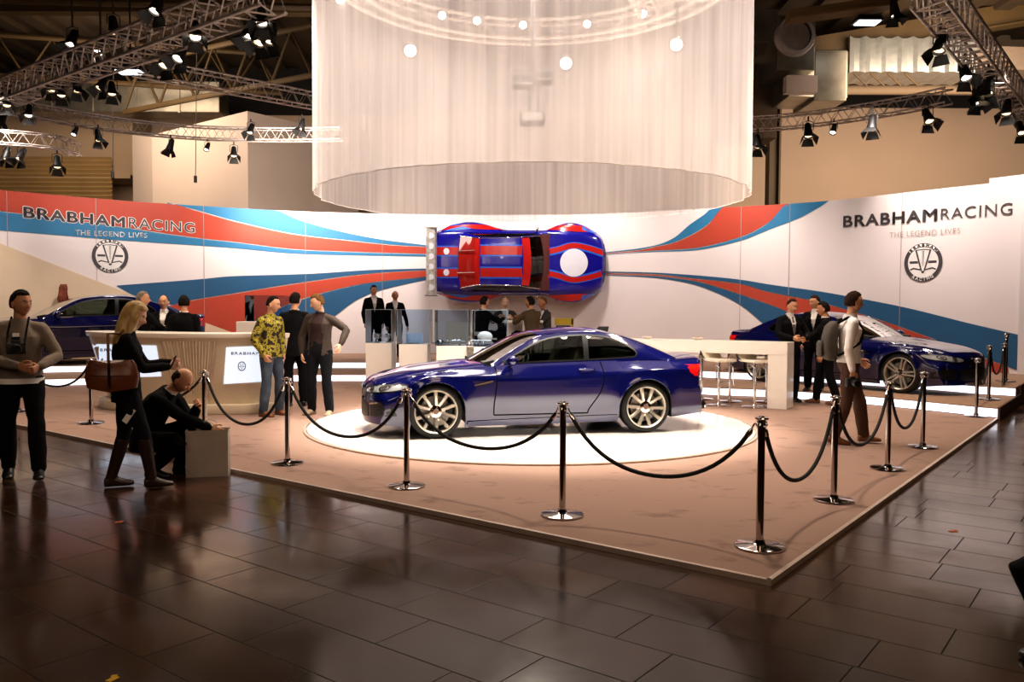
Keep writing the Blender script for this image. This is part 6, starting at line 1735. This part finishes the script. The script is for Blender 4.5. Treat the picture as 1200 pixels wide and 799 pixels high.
    std(166, 13.5, .03, 140, 'grey-haired man in black suit seen from behind, leftmost behind the bar counter', h=1.84, hyaw=R_(-35), hr=(-.12, -.35, 1.18), hl=(.2, -.38, 1.2), er=(-1, .3, -.3), kw=dict(hairm='hair_grey', hair='crop', hands=('relax', 'relax')))
    std(193, 14.5, .03, 8, 'balding man in dark suit with open white shirt, facing the camera behind the bar counter', h=1.79, hl=(.1, -.38, 1.2), hr=(-.1, -.42, 1.2), kw=dict(hairm='hair_brown', hair='thin'))
    std(216, 13.5, .03, 195, 'dark-haired man in black suit, back turned, rightmost behind the bar counter', h=1.77, hyaw=R_(10), kw=dict(hair='short'))
    # 7 camouflage jacket
    p = on_z(318, 487, .03)
    person('man in yellow camouflage jacket and jeans, hands in his pockets, standing by the counter', V((p.x, p.y, .03)), R_(62),
        Pose(h=1.75, hyaw=R_(20), hpitch=.12, hl=(.20, -.05, .90), hr=(-.20, -.05, .90), el=(.8, .7, 0), er=(-.8, .7, 0), fl=(.13, -.03, 0), fr=(-.13, .03, 0)), skin='skin', hairm='hair_dark', hair='crop', top='camo_yellow', topkind='sweater', bottom='denim', shoes='leather_tan', hem=-.08)
    # 8
    p = on_z(346, 476, .03)
    person('man in black suit seen from behind, between the camouflage jacket and the brown jacket', V((p.x, p.y, .03)), R_(188), Pose(h=1.82, hyaw=R_(-25), fl=(.10, .05, 0), fr=(-.12, -.05, 0)), hair='short', vox=.013)
    # 9
    p = on_z(375, 486, .03); 
    person('man in open brown jacket and dark red top, gesturing with his left arm', V((p.x, p.y, .03)), R_(-12),
        Pose(h=1.79, hyaw=R_(-48), hpitch=.22, side=.05, hl=(.42, -.20, 1.05), el=(1, .2, -.1), hr=(-.27, -.02, .90), er=(-1, .4, 0), fl=(.18, -.06, 0), fr=(-.14, .03, 0), tl=.25, tr=-.2), skin='skin_pale', hairm='hair_fair', hair='short', top='cloth_brownjacket', topkind='jacket', shirt='cloth_darkred', bottom='denim_dark', shoes='shoe_pale', hands=('relax', 'relax'))
    # 10, 11
    std(438, 20.4, .33, 20, 'tall dark-haired man in black suit with open white collar, standing near the wall', h=1.84, hyaw=R_(5), kw=dict(hair='short'))
    std(463, 20.4, .33, 12, 'bald man in black suit and pale shirt beside the tall man near the wall', h=1.70, hl=(.30, -.05, .82), kw=dict(hair='fringe', hairm='hair_grey', skin='skin_tan'))
    # 12-15 seated at the high table
    def seat(u, d, rz, label, **k):
        p = on_d(u, 400, d); kw = k.pop('kw', {}); kk = dict(h=1.78, pelvis=(0, .06, .70), fl=(.12, -.34, .26), fr=(-.12, -.34, .26), kl=(.2, -1, .5), kr=(-.2, -1, .5)); kk.update(k)
        bar_stool(V((p.x-.0*sin(R_(rz)), p.y, .33)), R_(rz), 'cream bar stool under the '+label.split(',')[0], 'stools at the high table', h=.64)
        return person(label, V((p.x, p.y, .33)), R_(rz), Pose(**kk), fine=False, vox=.014, **kw)
    seat(567, 17.1, 125, 'seated dark-haired man in black jacket seen from behind, leftmost at the high table', hl=(.1, -.42, 1.06), hr=(-.1, -.42, 1.06), el=(.8, .3, -.8), er=(-.8, .3, -.8), lean=.12, kw=dict(top='cloth_black', topkind='coat'))
    seat(592, 18.1, 0, 'seated white-haired man in grey suit and white shirt, facing the camera at the high table', hl=(.16, -.42, 1.06), hr=(-.16, -.42, 1.06), el=(.8, .3, -.8), er=(-.8, .3, -.8), lean=.15, kw=dict(top='cloth_grey', hair='thin', hairm='hair_grey', skin='skin_pale'))
    seat(622, 16.95, -145, 'seated man in olive brown jacket seen from behind, right of the high table', hl=(.12, -.40, 1.06), hr=(-.10, -.40, 1.06), el=(.8, .3, -.8), er=(-.8, .3, -.8), lean=.15, hyaw=R_(25), kw=dict(top='cloth_olive', topkind='coat', skin='skin_tan'))
    seat(636, 17.9, -62, 'seated fair-haired man in dark brown jacket, rightmost at the high table', hl=(.12, -.40, 1.06), hr=(-.12, -.40, 1.06), el=(.8, .3, -.8), er=(-.8, .3, -.8), lean=.1, kw=dict(top='cloth_grey', topkind='jacket', hairm='hair_fair', hair='crop', skin='skin_tan'))
    # 16-18 at the bar table
    std(925, 14.15, .03, 14, 'man in black suit with grey tie standing behind the end of the long bar table', h=1.78, hyaw=R_(8), hpitch=.22, hl=(.17, -.30, 1.10), hr=(-.14, -.30, 1.10), el=(.8, .4, -.6), er=(-.8, .4, -.6), kw=dict(tie='tie_grey', hair='crop', hairm='hair_brown', fine=True))
    p = on_z(968, 474, .03)
    person('dark-haired man in dark suit leaning on the bar table with one arm, back half turned', V((p.x, p.y, .03)), R_(-112), Pose(h=1.72, lean=.10, hyaw=R_(5), hr=local((p.x, p.y, .03), R_(-112), on_d(938, 402, p.y-.12)), er=(-.3, .5, -.8), fl=(.10, .18, 0), fr=(-.12, -.16, 0), hpitch=.05), skin='skin_tan', hair='short', top='cloth_black', topkind='coat', shoes='leather_tan', vox=.013, hem=-.17)
    std(955, 14.5, .18, -35, 'man in dark suit and white shirt, mostly hidden behind the leaning man', h=1.68, hyaw=R_(-30), kw=dict(hairm='hair_brown', hair='short'))
    # 19 man walking with a backpack
    p = on_z(993, 519.5, .03); loc = V((p.x, p.y, .03)); rz = R_(80)
    t, wr = person('walking man in white shirt and brown trousers with backpack and camera', loc, rz,
        Pose(h=1.80, lean=.03, hyaw=R_(12), fl=(.07, -.20, 0), fr=(-.08, .17, .0), pr=.12, hl=(.24, -.16, .98), hr=(-.26, .02, .88), el=(.5, .9, 0), er=(-.5, .9, 0), tl=.05, tr=-.1), skin='skin', hair='short', hairm='hair_brown', top='cloth_white', topkind='shirt', bottom='trouser_brown', shoes='leather_tan', hands=('relax', 'grip'))
    bp = thing('backpack', 'olive grey backpack worn by the walking man in the white shirt', 'bag', tuple(loc), rz)
    m = MB(); rings = []
    for z, w, d, y in ((.98, .10, .05, .20), (1.0, .14, .075, .215), (1.10, .155, .092, .228), (1.25, .15, .085, .222), (1.38, .13, .07, .205), (1.44, .09, .035, .175)):
        rings.append([V((w*(abs(cos(a))**.7)*(1 if cos(a) > 0 else -1), y+d*(abs(sin(a))**.8)*(1 if sin(a) > 0 else -1), z)) for a in [2*pi*j/24 for j in range(24)]])
    m.loft(rings); m.build('pack_body', MATS['pack_grey'], bp, 60)
    m = MB(); m.loft([[V((w*cos(a), .33+d*sin(a), z)) for a in [2*pi*j/18 for j in range(18)]] for z, w, d in ((1.02, .08, .02), (1.04, .11, .035), (1.18, .10, .035), (1.21, .07, .015))]); m.build('front_pocket', MATS['pack_grey'], bp, 60)
    for s in (-1, 1):
        m = MB(); m.tube([(s*.09, .15, 1.42), (s*.10, .04, 1.485), (s*.11, -.07, 1.44), (s*.125, -.125, 1.33), (s*.15, -.09, 1.20), (s*.165, .04, 1.10), (s*.14, .16, 1.04)], .016, 8); m.build('shoulder_strap', MATS['cloth_black'], bp, 60)
    cp = loc+V((-.00, -.26, .80))
    c2 = thing('camera', 'black camera held low in the right hand of the walking man', 'camera', (wr[1].translation.x, wr[1].translation.y, 0), 0)
    wl = wr[1].translation; cw = V((wl.x*cos(rz)-wl.y*sin(rz), wl.x*sin(rz)+wl.y*cos(rz), wl.z))+loc
    c2.location = cw+V((.0, 0, -.13))
    m = MB(); m.box((0, 0, 0), (.14, .08, .10)); m.box((0, 0, .055), (.06, .06, .03)); m.build('camera_body', MATS['black_plastic'], c2, 30, bevel=.012); m = MB(); m.lathe([(0, -.15), (.038, -.15), (.042, -.13), (.036, -.03)], 18, axis='y'); m.build('lens', MATS['black_trim'], c2, 50)
    # the dark shape at the right edge: somebody crouching just outside the picture
    person('person in black crouching at the right edge of the picture, only a knee in view', V((2.635, 3.62, 0)), R_(-90), Pose(h=1.72, pelvis=(0, .12, .40), lean=.3, curve=.1, fl=(.13, -.16, 0), fr=(-.13, -.10, 0), kl=(.15, -1, .5), kr=(-.15, -1, .5), hl=(.13, -.12, .66), hr=(-.13, -.12, .66), hpitch=.2, el=(.9, .3, -.2), er=(-.9, .3, -.2)), hair='short', top='cloth_black', topkind='coat', bottom='cloth_black', vox=.013)
# ------------------------------------------------------------------ curtain drum, trusses, lights
def rig():
    mat('truss_white', 'f0e8e0', .5, .0, var=.05)  # brighter copy of the aluminium, lamp light painted into its colour
    mat('lamp_glow_strong', 'ffffff', .3, emit='fff4e4', es=60, var=0)
    C = V((.246, 11.2, 0))
    t = thing('sheer_curtain_drum', 'huge round sheer white curtain hanging above the blue coupe', 'curtain', (C.x, C.y, 3.07))
    R0 = 2.84; m = MB(); N = 300
    def rad(a, z):
        k = .35+.65*(1-z/3.3)
        return R0+.010*k*sin(a*90)+.016*k*sin(a*37+1)+.012*k*sin(a*23+.5)
    m.loft([[V((rad(2*pi*j/N, z)*cos(2*pi*j/N), rad(2*pi*j/N, z)*sin(2*pi*j/N), z)) for j in range(N)] for z in (0, .05, .5, 1, 1.5, 2.0, 2.6, 3.3)], True, False)
    m.build('curtain', MATS['sheer_curtain'], t, 180, normals=False)
    m = MB(); pts = [V((rad(2*pi*j/N, 0)*cos(2*pi*j/N), rad(2*pi*j/N, 0)*sin(2*pi*j/N), .0)) for j in range(0, N, 3)]; m.tube(pts+[pts[0]], .004, 6); m.build('hem', MATS['curtain_hem'], t, 60)
    ring = [C+V((2.62*cos(2*pi*k/40), 2.62*sin(2*pi*k/40), 6.15)) for k in range(40)]
    box_truss('ring_truss', 'round aluminium lighting truss inside the white curtain', ring, .30, .38, .034, closed=True, mt='truss_white')
    box_truss('lighting_truss', 'straight truss crossing the top of the white curtain', [C+V((-.3, -2.4, 6.3)), C+V((1.3, .2, 6.3)), C+V((2.0, 2.2, 6.25))], .3, .4, .03, mt='truss_white')
    k = 0
    for u, v, d in ((447, 3, 12.8), (518, 26, 13.2), (559, 32, 13.4), (613, 37, 13.5), (688, 36, 13.4), (754, 24, 13.2), (818, 0, 12.8), (398, 8, 12.2)):
        p = on_d(u, v, d); lab = ['leftmost', 'second from left', 'third from left', 'fourth from left', 'fourth from right', 'third from right', 'rightmost', 'outermost left'][k]; k += 1
        make_spot(p+V((0, 0, .12)), V((0, 2, 0)), 'glowing spotlight on the round truss inside the curtain, %s' % lab, 'spotlights on the ring truss', False, .6, 'lamp_glow_strong', hang=.25)
    for (u, v, d, lab) in ((480, 57, 12.0, 'bright spotlight hanging low inside the curtain at the left'), (663, 72, 12.4, 'brightest spotlight, hanging in the middle of the curtain'), (793, 50, 12.0, 'bright spotlight hanging low inside the curtain at the right')):
        p = on_d(u, v, d); make_spot(p, V((u/971-.3, 4, 1.0)), lab, 'low spotlights inside the curtain', False, .95, hang=5.9-p.z)
    p = on_d(624, 100, 11.4); t = thing('ceiling_projector', 'dark cluster of equipment hanging on a pole in the middle of the curtain', 'projector', tuple(p))
    m = MB(); m.tube([(0, 0, 2.0), (0, 0, -.3)], .03, 8); m.build('pole', MATS['lamp_body'], t, 60)
    m = MB(); m.box((-.12, 0, .05), (.30, .3, .16)); m.box((.16, 0, .10), (.26, .3, .14)); m.box((0, 0, -.45), (.34, .32, .16)); m.box((.02, 0, -.2), (.14, .14, .4)); m.build('housing', MATS['lamp_body'], t, 0, bevel=.03)
    # outer trusses
    A = on_z
    p0, p1 = on_d(-30, 118, 17.3), on_d(330, -12, 11.6); p0.z = p1.z = 6.1
    def lift(u, v, z=6.1): return on_z(u, v, z)
    box_truss('lighting_truss', 'large straight aluminium truss running diagonally across the upper left', [lift(-60, 134), lift(320, -8)], .44, .40, .030)
    box_truss('lighting_truss', 'thin gold-lit truss sloping down to the curtain, right of the large truss', [lift(158, 78), lift(372, 119)], .30, .34, .02)
    box_truss('lighting_truss', 'long curved truss over the left part of the stand wall', crom([tuple(lift(u, v)) for u, v in ((-20, 118), (60, 134), (150, 148), (240, 156), (330, 158), (400, 157))], 5), .30, .36, .02)
    box_truss('lighting_truss', 'small truss with rounded end at the far left, below the others', crom([tuple(lift(u, v, 5.2)) for u, v in ((-60, 158), (20, 162), (70, 168), (88, 176))], 4), .26, .34, .016)
    box_truss('lighting_truss', 'curved truss over the right part of the stand wall', crom([tuple(lift(u, v)) for u, v in ((850, 147), (930, 142), (1000, 133), (1060, 123), (1112, 112))], 5), .30, .36, .02)
    box_truss('lighting_truss', 'large straight truss coming down from the top at the upper right', [lift(1088, -14), lift(1215, 150)], .44, .40, .028)
    # spots on them: pixel, height, aim
    Ls = [(85, 45, 6.6), (118, 55, 6.5), (60, 100, 6.0), (72, 106, 5.9), (90, 100, 5.9), (120, 98, 5.9), (131, 104, 5.9), (8, 118, 5.9), (4, 138, 5.9), (34, 130, 5.9), (185, 5, 6.4), (133, 30, 6.7), (195, 70, 5.9), (212, 62, 5.9), (229, 36, 6.0), (307, 18, 6.0), (293, 33, 5.9), (318, 40, 5.9), (306, 42, 5.75),
          (88, 154, 5.7), (115, 159, 5.6), (8, 180, 4.9), (25, 181, 4.9), (67, 190, 4.75), (200, 170, 5.65), (243, 172, 5.7), (274, 178, 5.6), (294, 151, 6.2), (354, 146, 6.2)]
    names = ['black stage light above the large left truss, leftmost', 'black stage light above the large left truss, second', 'black stage light under the left end of the large truss, first of a dense row', 'black stage light in the dense row under the large left truss, second', 'black stage light in the dense row under the large left truss, third',
             'black stage light in the dense row under the large left truss, fourth', 'black stage light with bright flap at the right of the dense row', 'black stage light at the left edge, upper of two', 'black stage light at the left edge, lower of two', 'black stage light with bright lens near the left edge', 'black stage light at the very top beside the large left truss',
             'dark stage light hanging above the middle of the large left truss', 'black stage light with open flaps under the middle of the large truss', 'stage light with bright lens and flaps under the middle of the large truss', 'black stage light on the upper right part of the large left truss',
             'top stage light of the cluster left of the curtain', 'left stage light of the cluster left of the curtain', 'right stage light of the cluster left of the curtain', 'lowest stage light of the cluster left of the curtain',
             'small stage light at the left of the curved left truss', 'black stage light with flaps, second on the curved left truss', 'black stage light on the small far left truss, leftmost', 'black stage light on the small far left truss, second', 'black stage light with bright flap on the small far left truss, third', 'black stage light with flaps under the middle of the curved left truss', 'small round stage light between two larger ones on the curved left truss', 'black stage light with flaps under the right of the curved left truss', 'dark stage light standing on the right part of the curved left truss', 'dark stage light on the curved left truss touching the curtain']
    for i, ((u, v, z), nm) in enumerate(zip(Ls, names)):
        p = on_z(u, v, z); aim = V((p.x+random.uniform(-1.2, 1.6), p.y+random.uniform(-3.6, -1.0), 1.0))
        small = i in (19, 25)
        make_spot(p, aim, nm, 'stage lights on the left trusses', not small, (.62 if small else .80) if v > 90 else .92, 'lamp_glow' if i in (0, 1, 9, 10, 13, 15, 16, 19, 25, 14) else 'lamp_glow_dim', hang=(10.6-z) if i in (0, 1, 10, 11) else .32)
    Rs = [(888, 166, 5.55, 'black stage light with flaps, leftmost on the curved right truss'), (947, 153, 5.6, 'black stage light with bright flap, second on the curved right truss'), (977, 151, 5.65, 'small round stage light with bright lens on the curved right truss'), (1022, 144, 5.6, 'black stage light with flaps in the middle of the curved right truss'), (1087, 136, 5.55, 'black stage light with flaps at the right of the curved right truss'),
          (1102, 50, 5.8, 'black stage light at the upper left of the large right truss'), (1130, 84, 5.8, 'black stage light with bright flap in the middle of the large right truss'), (1158, 98, 5.8, 'large dark stage light on the large right truss'), (1146, 112, 5.6, 'black stage light with white lens below the large dark one on the right'), (1180, 126, 5.7, 'black stage light with flaps near the lower end of the large right truss'), (1196, 150, 5.7, 'black stage light at the right edge of the picture, lowest'), (1048, 10, 7.6, 'black stage light at the top edge, upper right')]
    for i, (u, v, z, nm) in enumerate(Rs):
        p = on_z(u, v, z); aim = V((p.x-random.uniform(-.6, 2.0), p.y+random.uniform(-3.6, -1.0), 1.0)); small = i == 2
        make_spot(p, aim, nm, 'stage lights on the right trusses', not small, (.68 if small else .92)*(1.3 if i == 7 else 1), 'lamp_glow' if i in (2, 3, 6, 8, 11) else 'lamp_glow_dim', hang=(10.6-z) if i == 11 else .34)
    # hall flood lights
    for u, v, d, lab in ((153, 85, 20, 'flat rectangular flood light glowing above the left trusses'), (1016, 27, 22, 'flat rectangular flood light glowing under the ceiling at the right')):
        p = on_d(u, v, d); t = thing('flood_light', lab, 'lamp', tuple(p)); m = MB(); m.box((0, 0, .08), (.72, .5, .14), taper=.8); m.build('housing', MATS['lamp_body'], t, 0, bevel=.02); m = MB(); m.box((0, -.02, .0), (.56, .38, .02)); m.build('lamp_glass', MATS['flood_glow'], t, 0)
        m = MB(); m.tube([(0, 0, .1), (0, 0, 10.6-p.z)], .02, 6); m.build('hanger', MATS['lamp_body'], t, 60)
    # hanging cables with little counterweights against the back wall
    for u, v0, v1, d, lab in ((134, 145, 205, 26, 'thin hanging cable with small weight before the beige soffit'), (231, 165, 210, 25, 'thin hanging cable with small weight before the white gabled block')):
        a, b = on_d(u, v0-150, d), on_d(u-2, v1, d); t = thing('hanging_cable', lab, 'cable', tuple(b)); m = MB(); m.tube([a, b], .012, 5); m.build('cable', MATS['lamp_body'], t, 60, world=True); m = MB(); m.lathe([(0, -.1), (.05, -.1), (.05, .1), (0, .1)], 10, c=b); m.build('weight', MATS['lamp_body'], t, 60, world=True)
def lamp(kind, name, loc, aim, energy, color=(1, .86, .70), size=1.0, spot=None, blend=.5, sy=None):
    l = bpy.data.lights.new(name, kind); l.energy = energy; l.color = color
    if kind == 'AREA':
        l.size = size
        if sy: l.shape = 'RECTANGLE'; l.size_y = sy
    else: l.shadow_soft_size = size
    if spot: l.spot_size = radians(spot); l.spot_blend = blend
    o = bpy.data.objects.new(name, l); COL.objects.link(o); o.location = loc
    o.rotation_euler = (V(aim)-V(loc)).to_track_quat('-Z', 'Y').to_euler(); return o
def lights():
    w = bpy.data.worlds.new('hall_air'); SC.world = w; w.use_nodes = True
    w.node_tree.nodes['Background'].inputs[0].default_value = (.30, .20, .12, 1); w.node_tree.nodes['Background'].inputs[1].default_value = .15
    warm = (1, .80, .62); pale = (1, .90, .80)
    # wall washers from the trusses
    for i, (x, y, tx, ty) in enumerate(((-10.5, 15.5, -11.2, 19.2), (-8, 17, -9.0, 20.8), (-5, 18.5, -5.6, 22.5), (-2, 19.3, -2, 23), (1.6, 19.3, 1.6, 23), (4.6, 17.8, 5.2, 21.5), (7.0, 15.8, 8.2, 19.2), (8.6, 14.2, 10, 16.9))):
        lamp('SPOT', 'wall_washer', (x*.6+tx*.4, y*.6+ty*.4, 5.9), (tx, ty, 2.5), 690, (1, .87, .80), .25, 115, 1.0)
    # stand floor and car
    for (x, y, e) in ((-7.5, 13.5, 800), (-3.5, 14.5, 800), (4.5, 15.0, 700), (7.0, 13.0, 650), (4.2, 10.0, 700), (-3.0, 10.4, 600), (-5.2, 9.3, 500)):  # last spot is added to brighten the counter front
        lamp('SPOT', 'stand_spot', (x, y, 5.8), (x*.95, y+.3, 0), e, warm, .2, 100, .8)
    lamp('AREA', 'drum_light', (.25, 11.2, 5.9), (.25, 11.2, 0), 380, (1, .90, .84), 3.6)
    lamp('POINT', 'drum_fill', (.25, 10.6, 4.3), (0, 0, 0), 120, (1, .86, .70), .3)  # added fill that lights the ring truss from below
    for a in range(6):
        b = a*pi/3+.2; lamp('SPOT', 'turntable_spot', (.25+2.3*cos(b), 11.2+2.3*sin(b), 5.9), (.25+1.0*cos(b), 11.2+1.0*sin(b), 0), 1250, pale, .12, 58, .5)
    lamp('SPOT', 'front_spot', (1.8, 7.9, 5.9), (1.3, 7.3, 0), 750, warm, .2, 75, 1.0)
    lamp('SPOT', 'race_car_spot', (.5, 16.5, 6.2), (.2, 22, 3.0), 520, pale, .2, 34, .8)  # added to brighten the wall-mounted race car
    lamp('AREA', 'hall_left', (-12, 24, 8.5), (-12, 31, 5.5), 480, (1, .80, .64), 5); lamp('AREA', 'hall_right', (13, 22, 6.5), (14, 32, 6.0), 980, (1, .80, .64), 6); lamp('AREA', 'hall_mid', (-5.5, 21, 5.0), (-5.5, 27, 6), 240, (1, .85, .76), 3)
    lamp('AREA', 'left_fill', (-4.5, 1.0, 4.5), (-3.8, 8, .9), 55, (1, .78, .60), 2.5)  # added fill for the figures at the left front
    lamp('AREA', 'hall_far', (3, -2, 9.0), (3, 6, 0), 280, (1, .68, .45), 5)  # added soft light behind the camera, brightens figures and dark floor
def finish():
    SC.view_settings.view_transform = 'Standard'; SC.view_settings.look = 'None'; SC.view_settings.exposure = .05; SC.view_settings.gamma = .93
    SC.cycles.use_denoising = True
    try: SC.cycles.denoiser = 'OPENIMAGEDENOISE'
    except Exception: pass
    SC.cycles.max_bounces = 8; SC.cycles.transparent_max_bounces = 24; SC.cycles.caustics_reflective = False; SC.cycles.caustics_refractive = False
    SC.cycles.sample_clamp_indirect = 6; SC.cycles.blur_glossy = .5
def litter():
    mat('tape_yellow', 'd8a818', .6); mat('tape_orange', 'b8561c', .6)
    for u, v, w, rz, mt, lab in ((821, 650.5, .09, .3, 'tape_yellow', 'scrap of yellow tape on the dark floor before the stand corner'), (132, 796, .05, 1.2, 'tape_yellow', 'scrap of yellow tape at the bottom left of the floor'), (1117, 622.5, .06, .1, 'tape_orange', 'orange scrap on the dark floor right of the stand'), (139, 612, .05, .4, 'tape_orange', 'orange scrap on the dark floor near the blonde woman'), (325, 557, .07, -.4, 'bag_paper', 'pale paper scrap on the floor beside the stand edge')):
        p = on_z(u, v, 0); m = MB(); m.box((0, 0, .002), (w, .03, .003)); m.box((w*.45, .015, .003), (w*.4, .025, .003), .7); o = m.build('tape_scrap' if 'tape' in lab else 'paper_scrap', MATS[mt], None, 0); setp(o, lab, 'litter'); o.location = (p.x, p.y, 0); o.rotation_euler = (0, 0, rz)
make_camera(); car_mats(); people_mats(); build_setting(); duct_and_beams(); rig()
counter(); 
barrier(); furniture(); display_cases(); cars(); race_car(); people(); litter(); lights(); finish()
